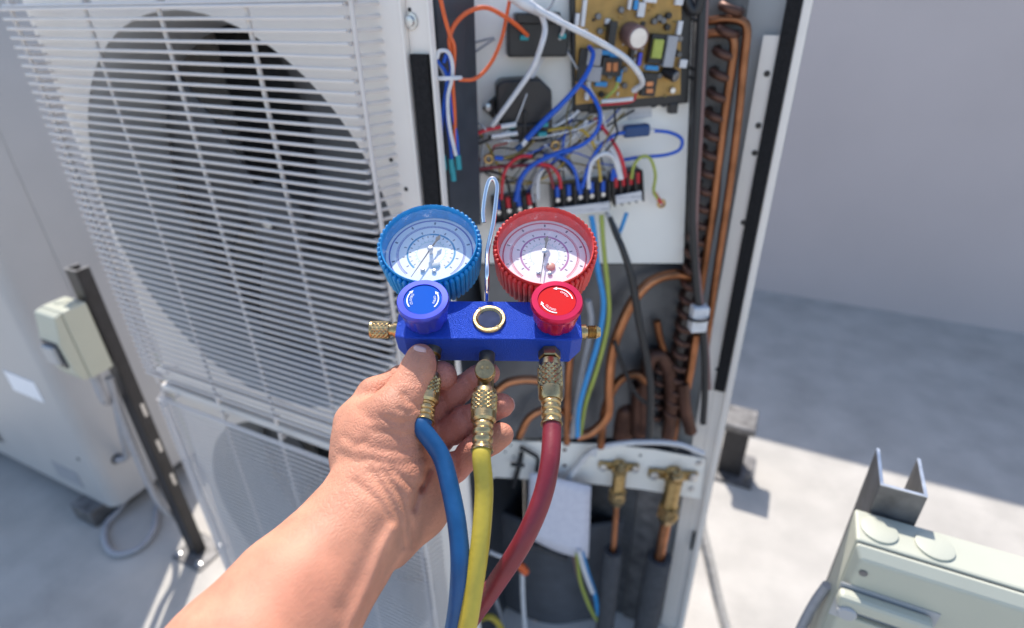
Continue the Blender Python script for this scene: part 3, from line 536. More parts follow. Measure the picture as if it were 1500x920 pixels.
# compressor in its jacket
fp = VP.on(835, 776, -.02); RJ = .26; cj = fp-VP.n*RJ; vs = []; na = 24
for zz, ro_ in ((ZB+.004, 0), (fp[2]-.05, .002), (fp[2]-.004, .003), (fp[2], -.003), (fp[2]-.003, -.010), (fp[2]-.20, -.010)):
    for k in range(na+1): a = -.92+1.72*k/na; vs.append((*(cj+(VP.n*math.cos(a)+VP.d*math.sin(a))*(RJ+ro_))[:2], zz+.006*math.sin(a*9)))
MB().add(vs, [(j*(na+1)+k, j*(na+1)+k+1, (j+1)*(na+1)+k+1, (j+1)*(na+1)+k) for j in range(5) for k in range(na)]).build('compressor_jacket', 'jacket', unit, 50)
cc = fp-VP.n*.10
MB().lathe((cc[0], cc[1], ZB+.003), (0, 0, 1), [(0, .07), (.30, .07), (.35, .05), (.37, .02)], 32).build('compressor', 'black_plastic', unit, 40)
sk = VP.on(790, 808, .02); MB().tube([VP.on(765, 796, .012), VP.on(800, 806, .018), VP.on(830, 818, .02)], .008, 8).build('jacket_strap', 'foam_grey', unit, 60)
wire([(840, 808), (846, 840), (858, 875), (872, 905)], .0042, 'w_brown', .035, False, 'cable', VP); wire([(845, 810), (850, 850), (862, 885), (874, 908)], .004, 'w_lime', .04, False, 'cable', VP); wire([(852, 808), (862, 842), (872, 872), (876, 900)], .005, 'w_cyan', .038, False, 'cable', VP); wire([(848, 806), (856, 836), (868, 868)], .005, 'w_white', .045, False, 'cable', VP)
wire([(716, 808), (740, 818), (762, 828)], .004, 'w_white', .04, False, 'cable', VP); wire([(752, 824), (762, 829), (770, 838)], .009, 'w_orange', .04, False, 'splice', VP); wire([(765, 835), (766, 880), (772, 960)], .0052, 'w_white', .04, False, 'cable', VP)
wire([(722, 868), (734, 905), (748, 960)], .005, 'w_grey', .03, False, 'cable', VP); wire([(690, 925), (705, 906), (725, 908), (748, 945)], .007, 'yellow_hose', .06, False, 'cable', VP)
# printed sheet tied to the plate
pp = [(783, 690), (866, 712), (860, 814), (828, 812), (800, 797), (778, 786)]
nx, nz_ = 8, 8; vs = []
for j in range(nz_):
    for i in range(nx):
        u, v = i/(nx-1), j/(nz_-1); xa = 776+u*(866-776)-v*4; ya = 692+u*20+v*(94+14*math.sin(u*2.2)); vs.append(VP.on(xa, ya, .03+.004*math.sin(u*2.6+v)+.010*v))
pg = MB().add(vs, [(j*nx+i, j*nx+i+1, (j+1)*nx+i+1, (j+1)*nx+i) for j in range(nz_-1) for i in range(nx-1)]).build('paper_sheet', 'printed_paper', None, 60, origin=VP.on(820, 810, .04)); so_ = pg.modifiers.new('solid', 'SOLIDIFY'); so_.thickness = .0005
tag(pg, 'crumpled white printed sheet hanging from the valve plate', 'paper')

# ------------------------------------------------------------------ the second unit, beside the tall one
nb = thing('outdoor_unit', (-2.2, .78, 0), 'pale grey outdoor unit with rounded corner and plain side, behind the small switch box', 'air conditioner', 'outdoor units standing in a row')
x0, x1, y0, y1, rr_ = -2.75, -1.685, .600, .975, .035
pts = [(x0, y0), (x1-rr_, y0)]+[(x1-rr_+rr_*math.sin(t), y0+rr_-rr_*math.cos(t)) for t in np.linspace(.2, 1.57, 8)]+[(x1, y1), (x0, y1)]
MB().prism([(x, y, .066) for x, y in pts], (0, 0, 1), 1.43).build('casing', 'neighbour_paint', nb, 50)
sp_ = MB().bx(x1+.0003, x1+.0035, y0+.135, y1-.003, .075, 1.49).build('side_panel', 'neighbour_paint', nb, bevel=.0015)
MB().bx(x1+.0036, x1+.006, y1-.10, y1-.004, .075, .48).build('lower_cover', 'cream_paint', nb, bevel=.001)
MB().bx(x0-.004, x1+.006, y0-.006, y1+.006, 1.4965, 1.512).build('top_cover', 'neighbour_paint', nb, bevel=.004)
for c_, hw, hh in ((onY(35, 566, y0-.001), .075, .035),):
    MB().bx(c_[0]-hw, c_[0]+hw, y0-.0022, y0-.0003, c_[2]-hh, c_[2]+hh).build('white_patch', 'print_white', nb)  # flat plain white rectangle on the casing front
c_ = onY(100, 695, y0-.001); MB().bx(c_[0]-.07, c_[0]+.06, y0-.0018, y0-.0003, c_[2]-.035, c_[2]+.03).build('sticker', 'w_grey', nb)
MB().lathe(onY(115, 672, y0), (0, -1, 0), [(0, .006), (.003, .005)], 10).build('screw', 'dark_steel', nb)
gr = MB().bx(x0+.05, -2.24, y0-.002, y0-.0004, .14, .72).build('grille', 'coil_fin', nb)
w0 = MB().cyl((x0+.04, y0-.012, .15), (-2.225, y0-.012, .15), .002, None, 6).build('wire', 'wire_paint', gr, 60)
for k in range(1, 42): shift(w0, (0, 0, .0135*k))
MB().lathe(onX(171, 672, x1), (1, 0, 0), [(0, .016), (.004, .016), (.004, .011), (.001, .011)], 18).build('conduit_entry', 'black_plastic', nb, 40)
for c_ in (onZ(122, 752, .04),):
    MB().bx(c_[0]-.05, c_[0]+.05, y0-.045, y1, .001, .064).build('foot', 'dark_steel', nb, bevel=.004)
MB().bx(x0+.1, x0+.2, y0-.045, y1, .001, .064).build('foot', 'dark_steel', nb, bevel=.004)

# ------------------------------------------------------------------ posts and switch boxes
def channel(x, y, wd, dp, zt, t, m_, lab, flip=1):
    o = thing('channel_post', (x+wd/2, y+dp/2, 0), lab, 'post', 'channel posts beside the outdoor units')
    MB().bx(x, x+wd, y, y+t, .006, zt).build('web', m_, o, bevel=.0008)
    MB().bx(x, x+t, y+t+.0002, y+dp, .006, zt).build('flange', m_, o, bevel=.0008); MB().bx(x+wd-t, x+wd, y+t+.0002, y+dp, .006, zt).build('flange', m_, o, bevel=.0008)
    for a_ in ((x, x+wd, y, y+t), (x, x+t, y+t+.0004, y+dp), (x+wd-t, x+wd, y+t+.0004, y+dp)): MB().bx(*a_, zt+.0002, zt+.0012).build('cut_edge', 'steel', o)
    MB().bx(x-.03, x+wd+.05, y-.035, y+dp+.035, .0005, .0058).build('base_plate', 'dark_steel', o, bevel=.001)
    for dx, dy in ((-.016, -.02), (wd+.03, -.02), (wd+.03, dp+.02)):
        MB().lathe((x+dx, y+dy, .0058), (0, 0, 1), [(0, .009), (.006, .009), (.007, .005), (.016, .005)], 6).build('anchor_bolt', 'steel', o, 30)
    return o
cl = channel(-1.398, .616, .040, .031, .936, .004, 'black_steel', 'black steel channel post between the two outdoor units, carrying the small cream switch box')
for z_ in (.30, .42, .54): MB().bx(-1.3578, -1.3572, .632, .640, z_-.02, z_+.02).build('slot', 'steel', cl)
bxl = thing('switch_box', (-1.395, .57, .69), 'small cream isolator switch box clamped to the black channel post', 'switch box', 'switch boxes on the posts')
B0 = V(-1.352, .534, 0); wB, dB, zb_, zt_ = .078, .076, .692, .866
MB().bx(B0[0]-wB, B0[0], .534+.022, .534+dB, zb_, zt_).build('body', 'cream_paint', bxl, bevel=.004)
lid = MB().prism([(B0[0]-wB+.001, .5555, zb_+.001), (B0[0]-wB+.001, .5555, zt_-.001), (B0[0]-wB+.001, .540, zt_-.006), (B0[0]-wB+.001, .532, zt_-.05), (B0[0]-wB+.001, .528, .80), (B0[0]-wB+.001, .532, zb_+.03), (B0[0]-wB+.001, .542, zb_+.004)], (1, 0, 0), wB-.002).build('lid', 'cream_paint', bxl, bevel=.003)
MB().bx(B0[0]-wB+.015, B0[0]-.018, .516, .527, .745, .79).build('switch_handle', 'grey_paint', bxl, bevel=.004)
MB().bx(B0[0]-wB+.010, B0[0]-.012, .5262, .530, .735, .80).build('handle_recess', 'dark_plastic', lid)
for dx in (.02, .056):
    MB().lathe((B0[0]-dx, .588, zt_), (0, 0, 1), [(0, .013), (.0022, .013), (.003, .010)], 18).build('knockout_cap', 'cream_paint', bxl, 40)
MB().lathe((B0[0]-.04, .580, zb_), (0, 0, -1), [(0, .014), (.014, .014), (.016, .011), (.022, .010)], 16).build('cable_gland', 'grey_paint', bxl, 40)
cn = MB().tube([(-1.392, .580, .672), (-1.392, .580, .60), onX(170, 590, -1.48), onX(181, 640, -1.58), onX(186, 668, -1.655), onX(171, 674, -1.683)], .0105, 12).build('flexible_conduit', 'w_grey', None, 60, origin=onX(171, 674, -1.683)); tag(cn, 'grey conduit from the small cream switch box down to the pale unit', 'conduit')
cn = MB().tube([(-1.375, .600, .66), (-1.402, .600, .50), (-1.408, .600, .25), (-1.43, .63, .12), onZ(232, 735, .02), onZ(226, 775, .012), onZ(205, 802, .011), onZ(172, 812, .011), onZ(155, 797, .011), onZ(156, 768, .011), onZ(178, 742, .02), onZ(192, 722, .03)+V(-.06, .06, 0)], .0095, 12).build('power_cable', 'w_grey', None, 60, origin=onZ(190, 805, 0)); tag(cn, 'grey cable looping on the roof in front of the pale outdoor unit', 'cable')
cr = channel(.166, .6035, .046, .066, .952, .0035, 'dark_steel', 'scratched galvanised channel post rising behind the wide cream switch box')
bxr = thing('switch_box', (.30, .57, .62), 'wide cream isolator switch box with round caps on its top edge', 'switch box', 'switch boxes on the posts')
xa, xb, zt_, zb_ = .150, .420, .912, .60
MB().bx(xa, xb, .5515, .600, zb_, zt_).build('body', 'cream_paint', bxr, bevel=.003)
MB().bx(xa+.003, xb-.003, .549, .5513, zb_+.003, zt_-.003).build('gasket', 'black_plastic', bxr)
yl = .5485; T = .0145; bvl = .006
vs = [(xa, yl, zb_), (xb, yl, zb_), (xb, yl, zt_), (xa, yl, zt_), (xa, yl-.004, zb_), (xb, yl-.004, zb_), (xb, yl-.004, zt_-.001), (xa, yl-.004, zt_-.001), (xa+bvl, yl-T, zb_+bvl), (xb-bvl, yl-T, zb_+bvl), (xb-bvl, yl-T, zt_-.011), (xa+bvl, yl-T, zt_-.011)]
fs = [(0, 3, 2, 1), (0, 1, 5, 4), (1, 2, 6, 5), (2, 3, 7, 6), (3, 0, 4, 7), (4, 5, 9, 8), (5, 6, 10, 9), (6, 7, 11, 10), (7, 4, 8, 11), (8, 9, 10, 11)]
ld = MB().add(vs, fs).build('lid', 'cream_paint', bxr, bevel=.003)
MB().lathe(onY(1260, 838, yl-T-.0004)+V(.003, 0, 0), (0, -1, 0), [(0, .0042), (.0012, .0042), (.0012, .002)], 14).build('lid_screw', 'dark_steel', ld, 40)
for px_, py_ in ((1287, 772), (1368, 797)):
    c_ = onZ(px_, py_, zt_); MB().lathe((c_[0], .5745, zt_), (0, 0, 1), [(0, .0185), (.0025, .0185), (.0032, .0165), (.0034, .002)], 28).build('knockout_cap', 'cream_paint', bxr, 35)
hq = onY(1290, 893, yl-T); hx, hz = hq[0], hq[2]
MB().bx(hx-.045, hx+.050, yl-T-.0012, yl-T-.0003, hz-.034, hz+.024).build('handle_plate', 'grey_paint', ld)
hd = MB().box((hx-.001, yl-T-.010, hz+.010), (.090, .016, .020)).build('switch_handle', 'cream_paint', bxr, bevel=.005)
MB().lathe((hx-.034, yl-T-.012, hz-.002), (0, -1, 0), [(0, .010), (.008, .010), (.010, .008)], 20).build('pivot', 'grey_paint', hd, 40)
MB().bx(hx-.030, hx+.045, yl-T-.009, yl-T-.0015, hz-.026, hz-.019).build('handle_rest', 'cream_paint', ld, bevel=.002)
cn = MB().tube([(xa-.014, .578, .62), (xa-.014, .576, .70), (xa-.010, .575, .76), (xa-.004, .575, .80)], .006, 10).build('lead_cable', 'w_grey', None, 60, origin=(xa-.014, .578, .62)); tag(cn, 'thin grey cable beside the left edge of the wide cream switch box', 'cable')
# stub, bolt and conduit behind the tall unit
st = thing('support_stub', (.03, 1.62, 0), 'short dark steel stub with pale cap standing behind the tall unit', 'steel stub')
MB().bx(-.015, .06, 1.60, 1.68, .001, .195).build('post', 'black_steel', st, bevel=.003); MB().bx(-.03, .075, 1.585, 1.70, .1955, .222).build('cap', 'dark_steel', st, bevel=.005); MB().bx(-.06, .10, 1.56, 1.72, .0005, .009).build('base_plate', 'dark_steel', st)
MB().lathe((.085, 1.585, .009), (0, 0, 1), [(0, .017), (.012, .017), (.013, .009), (.045, .009)], 6).build('anchor_bolt', 'dark_steel', st, 30)
cn = MB().tube([V(-.03, .96, .50), onY(1026, 770, .975), onY(1038, 820, .985), onY(1050, 872, .985), onY(1064, 925, .975), onZ(1080, 985, .025), onZ(1120, 1030, .020)], .0135, 14).build('flexible_conduit', 'steel', None, 60, origin=V(0, 1, 0)); tag(cn, 'grey metal conduit sloping to the roof behind the corner post', 'conduit')

# ------------------------------------------------------------------ the manifold gauge set
tl = math.radians(38); ex = nrm(RT*math.cos(.017)-UP*math.sin(.017)); en = nrm(-FW*math.cos(tl)+UP*math.sin(tl)); ex = nrm(ex-en*(ex @ en)); ey = np.cross(en, ex)
M0 = P(716, 468, .413); MF = np.array([ex, ey, en])
def ML(x, y, z): return M0 + ex*x + ey*y + en*z
man = thing('manifold_gauge_set', ML(0, -.017, -.014), 'blue two-valve manifold with one blue and one red pressure gauge, held in the hand', 'gauge set')
hx_, hy_, zf, zk, ch = .0672, .0172, 0., -.0285, .0085
vs = []; sect = lambda x, i: [ML(x, -hy_+i, zf-(0 if i == 0 else i)), ML(x, hy_-i, zf-(0 if i == 0 else i)), ML(x, hy_-i, zk+i), ML(x, -hy_+i, zk+i)]
for x, i in ((-hx_, ch*.7), (-hx_+ch, 0), (hx_-ch, 0), (hx_, ch*.7)): vs += sect(x, i)
fs = [(0, 1, 2, 3), (15, 14, 13, 12)]+[(4*a+k, 4*a+(k+1) % 4, 4*a+4+(k+1) % 4, 4*a+4+k) for a in range(3) for k in range(4)]
MB().add(vs, fs).build('body', 'blue_anodised', man, bevel=.0011, bseg=3)
# sight glass
sg = MB().lathe(ML(.0003, 0, .0003), en, [(0, .0079), (-.002, .0079), (-.002, .0121), (.0006, .0121), (.0016, .0113), (.0016, .0096), (.0008, .0088), (.0002, .0079)], 40, close=False).build('sight_glass', 'brass', man, 40)
MB().lathe(ML(.0003, 0, .0001), en, [(0, .0083), (.0003, .0083)], 32).build('sight_pane', 'sight_lens', sg)
for a in (2.25, 5.4): MB().box(ML(.0003+.0104*math.cos(a), .0104*math.sin(a), .0016), (.0034, .0016, .0008), np.array([ex*math.cos(a)+ey*math.sin(a), -ex*math.sin(a)+ey*math.cos(a), en])).build('slot', 'w_olive', sg)
# text and arrows bent along an arc
def arc_text(s, size, r, a_mid, centre, name, mtl, parent, out=1):
    c = bpy.data.curves.new('t', 'FONT'); c.body = s; c.size = size; c.align_x = 'CENTER'; c.space_character = 1.1; c.extrude = 0; c.resolution_u = 2
    to = bpy.data.objects.new('t', c); col.objects.link(to); dg = bpy.context.evaluated_depsgraph_get(); me = to.evaluated_get(dg).to_mesh()
    vv = [(v.co.x, v.co.y) for v in me.vertices]; ff = [tuple(p.vertices) for p in me.polygons]; to.evaluated_get(dg).to_mesh_clear(); bpy.data.objects.remove(to); bpy.data.curves.remove(c)
    vs = []
    for x, y in vv:
        a = a_mid - x/r if out > 0 else a_mid + x/r; q = r + y*out; vs.append(centre + ex*(q*math.cos(a)) + ey*(q*math.sin(a)))
    return MB().add(vs, ff).build(name, mtl, parent)
def arc_arrow(r, a0, a1, centre, name, parent, wd=.00042):
    n = 14; vs = []; fs = []
    for k in range(n+1):
        a = a0+(a1-a0)*k/n
        for q in (r-wd, r+wd): vs.append(centre+ex*q*math.cos(a)+ey*q*math.sin(a))
    fs = [(2*k, 2*k+1, 2*k+3, 2*k+2) for k in range(n)]; da = math.copysign(.0028/r, a1-a0)
    b = len(vs); vs += [centre+ex*(r-.0013)*math.cos(a1)+ey*(r-.0013)*math.sin(a1), centre+ex*(r+.0013)*math.cos(a1)+ey*(r+.0013)*math.sin(a1), centre+ex*r*math.cos(a1+da)+ey*r*math.sin(a1+da)]
    return MB().add(vs, fs+[(b, b+1, b+2)]).build(name, 'print_white', parent)
def knob(x, y, mk, ml, arrows):
    def lob(a, t): return 1-.055*max(0, math.cos(8*a))**2 if t < .0165 else 1
    k = MB().lathe(ML(x, y, .0003), en, [(0, .0128), (.0015, .0152), (.006, .0162), (.0145, .0168), (.0164, .0170), (.0166, .0178), (.0178, .0183), (.0205, .0183), (.0222, .0174), (.0222, .0134), (.0212, .0131), (.0212, .002)], 96, lob).build('knob', mk, man, 35)
    c = ML(x, y, .0003+.0214)
    lb = MB().lathe(c, en, [(0, .0129), (.0002, .0129)], 40).build('knob_label', ml, k)
    c2 = c+en*.0005
    for (txt, am, sgn, a0, a1) in arrows:
        arc_text(txt, .0023, .0075 if sgn > 0 else .0092, am, c2, 'lettering', 'print_white', lb, sgn); arc_arrow(.0108, a0, a1, c2, 'arrow', lb)
R_ = math.radians
knob(-.0448, 0, 'blue_knob', 'blue_label', [('CLOSED', R_(180), 1, R_(218), R_(148)), ('OPEN', R_(-2), 1, R_(-38), R_(28))])
knob(.0476, .0002, 'red_knob', 'red_label', [('OPEN', R_(48), 1, R_(8), R_(88)), ('CLOSED', R_(236), -1, R_(268), R_(200))])
# gauges
def gauge(x, y, z, mr_, md, tilt, needle_a, dot, lab):
    GS = 1.09
    n_ = nrm(en*math.cos(tilt)-ey*math.sin(tilt)); yy = np.cross(n_, ex); C0 = ML(x, y, z)
    fr = lambda a, b, c: C0+(ex*a+yy*b+n_*c)*GS
    def gl(o, prof, n=24, close=True): return MB().lathe(o, n_, [(t*GS, q*GS) for t, q in prof], n, close=close)
    gg = gl(C0, [(-.034, .001), (-.034, .024), (-.031, .0305), (-.027, .0325), (-.003, .0338), (.0006, .0339), (.0014, .0336), (.0010, .0331), (-.0005, .0328), (-.014, .0324), (-.016, .0324)], 96, False)
    NR = 54
    for k in range(NR):
        a = 2*math.pi*k/NR; dv = ex*math.cos(a)+yy*math.sin(a); p0 = C0+(dv*.0332-n_*.0285)*GS; p1 = C0+(dv*.0350-n_*.0016)*GS
        gg.tube([p0, p0+(p1-p0)*.08, p0+(p1-p0)*.92, p1-(p1-p0)*.02, p1+n_*.0009], [.0010, .0021, .0022, .0021, .0009], 7, 1)
    g_ = gg.build('gauge', mr_, man, 45); g_['label'] = lab
    # dial: its own axes carry the print
    dl = MB().lathe((0, 0, 0), (0, 0, 1), [(0, .0323), (.0004, .0323)], 64)
    me_o = dl.build('dial', md, None); me_o.parent = g_; me_o['_o'] = g_['_o']
    loc = Vector(tuple(C0-n_*.0125*GS-np.array(g_['_o']))); Rm = Matrix((tuple(ex), tuple(yy), tuple(n_))).transposed(); me_o.matrix_local = Matrix.Translation(loc) @ Rm.to_4x4() @ Matrix.Scale(GS, 4)
    gl(fr(0, 0, -.0009), [(0, .0326), (.0006, .024), (.0010, .012), (.0011, .0002)], 64, False).build('glass', 'gauge_glass', g_, 60)
    d = V(math.cos(needle_a), math.sin(needle_a)); p = V(-d[1], d[0]); zc_ = -.0078
    nd = MB().prism([fr(*(d*t+p*s), zc_) for t, s in ((.0265, .00012), (.0265, -.00012), (-.008, -.0006), (-.011, -.0016), (-.0145, 0), (-.011, .0016), (-.008, .0006))], n_, .0004).build('needle', 'needle', g_)
    gl(fr(0, 0, -.012), [(0, .0013), (.0040, .0013), (.0042, .0021), (.0056, .0021), (.0060, .0012)], 18).build('needle_hub', 'steel', nd, 40)
    for a_, b_ in ((-.0045, -.0155), (.0035, -.0160)): gl(fr(a_, b_, -.0120), [(0, .0016), (.001, .0016), (.0014, .0008)], 12).build('dial_screw', 'steel', g_, 40)
    gl(fr(.0042, -.0100, -.0120), [(0, .0032), (.0010, .0032), (.0016, .0024)], 20).build('stop_button', dot, g_, 40)
gauge(-.0472, .0600, .0170, 'blue_rubber', 'dial_blue', R_(7), R_(245), 'bubble', 'pressure gauge in a ribbed blue rubber boot')
gauge(.0412, .0590, .0165, 'red_rubber', 'dial_red', R_(7), R_(262), 'orange_dot', 'pressure gauge in a ribbed red rubber boot')
for x in (-.0472, .0412): MB().lathe(ML(x, .0165, -.012), ey, [(0, .007), (.012, .007)], 6).build('gauge_stem', 'brass', man)
# hook between the gauges
hk = [(713, 440), (713.5, 400), (714, 370), (719, 345), (723, 325), (727, 290), (728, 272), (723, 262), (716, 266), (711, 285), (708, 310), (709, 326)]
MB().tube([P(x, y, .432+.0*i-(.010 if 0 < i < 2 else 0)+(.012 if i > 6 else .002*i)) for i, (x, y) in enumerate(hk)], .0018, 10).build('hanging_hook', 'chrome', man, 70)
# brass fittings. knurling is cut as small facets
def knurled(o, ax, r, ln, name, par, m_='brass', nk=16, rows=4):
    o = np.array(o, float); ax = nrm(ax); u, w_ = perp(ax); vs = []; fs = []; n = nk*2
    for j in range(rows*2+1):
        for k in range(n):
            a = 2*math.pi*k/n; hi = ((k+j) % 2 == 0); rr = r*(1.0 if hi else .90); vs.append(o+ax*ln*j/(rows*2)+(u*math.cos(a)+w_*math.sin(a))*rr)
    fs = []
    for j in range(rows*2):
        for k in range(n):
            a, b, c, d = j*n+k, j*n+(k+1) % n, (j+1)*n+(k+1) % n, (j+1)*n+k
            fs += [(a, b, d), (b, c, d)] if (k+j) % 2 else [(a, b, c), (a, c, d)]
    fs += [tuple(range(n-1, -1, -1)), tuple(rows*2*n+k for k in range(n))]
    return MB().add(vs, fs).build(name, m_, par)
lf = MB().lathe(ML(-hx_+.0005, 0, -.014), -ex, [(0, .0062), (.0035, .0062), (.0037, .0048), (.0075, .0048)], 18).build('side_port', 'brass', man, 40)
knurled(ML(-hx_-.0065, 0, -.014), -ex, .0066, .0125, 'port_cap', lf, 'brass', 13, 4); MB().lathe(ML(-hx_-.0190, 0, -.014), -ex, [(0, .0064), (.0012, .0066), (.0018, .0056)], 24).build('cap_rim', 'brass', lf, 40)
rf = MB().lathe(ML(hx_-.0005, 0, -.014), ex, [(0, .0058), (.0042, .0058), (.0044, .0042), (.0055, .0042)]+[(.0056+.0011*k+.00055*j, .0053 if j else .0045) for k in range(6) for j in (0, 1)]+[(.0125, .0046), (.0150, .0034), (.0152, .002)], 24).build('flare_port', 'brass', man, 40)
# ---- hoses: each a thing with coupling, ferrule and tube
def lp(px, py, x):                                      # local height of a pixel row on the hose axis plane
    d = ray(px, py); n = en; t = ((ML(0, 0, -.014)-CAM) @ n)/(d @ n); q = CAM+d*t-ML(0, 0, -.014); return q @ ey
def hose(name_mat, x, rows, pts, lab, kind, rad=.0062):
    c0, c1, f1, h1 = rows                               # pixel rows: coupling top and bottom, ferrule bottom
    px = 716+x*2060; ys = [lp(px, r, x) for r in rows]; at = lambda y, dz=0: ML(x, y, -.014+dz); dn = -ey
    o = thing('charging_hose', at(ys[3]), lab, 'hose', 'charging hoses on the manifold')
    if kind == 'hex':
        MB().lathe(at(-.0170), dn, [(0, .0074), (.0008, .0080), (.0065, .0080), (.0075, .0072), (.0076, .0052), (.0100, .0052)], 6).build('hex_nut', 'old_brass', o, 30)
    elif kind == 'tee':
        MB().lathe(at(-.0170, -.005), dn, [(0, .0058), (-ys[0]-.0175, .0058)], 20).build('tee_stem', 'old_brass', o, 40)
        cy = lp(714, 547, x); ax = nrm(-FW*.93+UP*.30); ax = nrm(ax)
        kc = knurled(at(cy)+ax*.001, ax, .0070, .0105, 'valve_cap', o, 'brass', 14, 3)
        MB().lathe(at(cy)+ax*.0114, ax, [(0, .0068), (.0012, .0070), (.0020, .0064), (.0021, .001)], 28).build('cap_face', 'brass', kc, 40)
        for s_ in (-1, 1): MB().lathe(at(cy)+ax*.0136+ex*.0018*s_+UP*.0012, ax, [(0, .0011), (.0002, .0010)], 10).build('punch_mark', 'old_brass', kc)
        MB().lathe(at(cy), ax, [(0, .0060), (.002, .0060)], 18).build('tee_neck', 'old_brass', o, 40)
    else:
        MB().lathe(at(-.0170), dn, [(0, .0068), (.006, .0068), (.0062, .005), (-ys[0]-.017, .005)], 18).build('port_stem', 'old_brass', o, 40)
    ln = ys[0]-ys[1]; cp_ = MB().lathe(at(ys[0]), dn, [(0, .0062), (.0004, .0078), (ln*.16, .0080), (ln*.17, .0076), (ln*.70, .0076), (ln*.71, .0086), (ln*.93, .0084), (ln, .0070)], 36).build('coupling', 'brass', o, 35)
    knurled(at(ys[0]-ln*.17), dn, .0088, ln*.53, 'knurled_band', cp_, 'brass', 15, 4)
    fl = ys[1]-ys[2]; prof = [(0, .0060), (fl*.05, .0066)]
    for k in range(3):
        b = fl*(.14+.27*k); prof += [(b, .0068), (b+fl*.06, .0057), (b+fl*.12, .0057), (b+fl*.17, .0069)]
    prof += [(fl*.93, .0069), (fl*.97, .0074), (fl, .0072)]
    MB().lathe(at(ys[1]+.0006), dn, prof, 28).build('ferrule', 'brass', o, 40)
    start = [at(ys[2]+.003), at(ys[2]-.004)]
    MB().tube(start+[P(*q) for q in pts], rad, 24, 12).build('tube', name_mat, o, 70)
    return o
hose('red_hose', .0437, (530, 588, 624, 630), [(805, 680, .3615), (792, 735, .356), (765, 795, .356), (728, 852, .365), (698, 895, .378), (660, 950, .40), (600, 1040, .44), (560, 1150, .48)], 'dark red hose curving from the hex fitting under the red knob', 'hex')
hose('yellow_hose', -.0012, (572, 620, 663, 670), [(709, 720, .3600), (704, 790, .352), (694, 860, .347), (682, 930, .345), (662, 1010, .352), (640, 1100, .37)], 'yellow hose hanging from the middle brass tee', 'tee', .0059)
hose('blue_hose', -.0405, (550, 592, 620, 626), [(646, 668, .3730), (660, 718, .365), (670, 772, .356), (674, 830, .3495), (669, 900, .349), (655, 970, .352), (630, 1060, .37)], 'blue hose running down past the palm of the hand', 'plain', .0060)

# ------------------------------------------------------------------ the person's left forearm and hand: one continuous skin
def cs(px, py, z): return V((px-CX)/FPX*z, -(py-CY)/FPX*z, z)          # camera space: right, up, away
def chain(*q): return [(cs(x, y, z), r*z/FPX) for x, y, z, r in q]
ARM = [chain((270, 1110, .275, 158), (358, 985, .300, 122), (434, 880, .327, 97), (496, 806, .350, 78), (535, 752, .366, 68), (559, 700, .380, 61), (564, 650, .394, 60))]
HYPO = [chain((575, 778, .378, 46), (612, 742, .396, 44), (626, 712, .408, 38), (630, 686, .415, 32)), chain((560, 690, .40, 58), (600, 690, .412, 46)), chain((560, 640, .395, 58), (598, 640, .412, 42), (618, 654, .42, 28))]
BACK = [chain((530, 660, .398, 44), (521, 618, .405, 29)), chain((552, 700, .395, 50), (544, 640, .40, 46))]
THUMB = chain((564, 652, .384, 56), (580, 606, .383, 41), (598, 573, .390, 30), (610, 549, .396, 26.5), (615, 531, .400, 22.5), (616, 522, .402, 18.5))
INDEX = chain((522, 618, .405, 28), (548, 578, .414, 24), (588, 556, .422, 20), (628, 551, .419, 19), (646, 550, .414, 19.5), (650, 551, .413, 19))
MIDDLE = chain((596, 628, .424, 26), (640, 594, .426, 22), (668, 574, .424, 19.5), (700, 554, .420, 18), (716, 547, .418, 16.5))
RING = chain((616, 662, .424, 26), (645, 642, .422, 23.5), (680, 618, .416, 21.5), (712, 602, .410, 19), (735, 594, .406, 18))
PINKY = chain((632, 700, .416, 28), (664, 684, .410, 22.5), (698, 658, .403, 20.5), (720, 645, .399, 19), (734, 637, .397, 18.5))
h = .0013; lo = np.array([-.225, -.245, .225]); hi = np.array([.005, -.015, .452]); nn = np.ceil((hi-lo)/h).astype(int)
gx, gy, gz = [(lo[i]+h*np.arange(nn[i])).astype(np.float32) for i in range(3)]
def cone(a, ra, b, rb):
    ba = (b-a).astype(np.float32); L2 = float(ba @ ba)
    px_, py_, pz_ = gx[:, None, None]-np.float32(a[0]), gy[None, :, None]-np.float32(a[1]), gz[None, None, :]-np.float32(a[2])
    t = np.clip((px_*ba[0]+py_*ba[1]+pz_*ba[2])/L2, 0, 1)
    return np.sqrt((px_-ba[0]*t)**2+(py_-ba[1]*t)**2+(pz_-ba[2]*t)**2)-(np.float32(ra)+np.float32(rb-ra)*t)
def smin(a, b, k): q = np.clip(.5+.5*(b-a)/k, 0, 1); return b+(a-b)*q-k*q*(1-q)
def chain_sd(c, k):
    d = None
    for (a, ra), (b, rb) in zip(c[:-1], c[1:]):
        e = cone(a, ra, b, rb); d = e if d is None else smin(d, e, k)
    return d
D = chain_sd(ARM[0], .012)
for c in HYPO+BACK: D = smin(D, chain_sd(c, .008), .011)
def cut(D, pts, r, k):                                   # a crease: smooth cut along a line
    for p, q in zip(pts[:-1], pts[1:]): D = -smin(-D, cone(cs(*p), r, cs(*q), r), k)
    return D
palm = D; out = palm
for f, k in ((THUMB, .008), (INDEX, .005), (MIDDLE, .004), (RING, .004), (PINKY, .004)):
    out = np.minimum(out, smin(palm, chain_sd(f, .004), k))
D = smin(out, out, 1e-4)
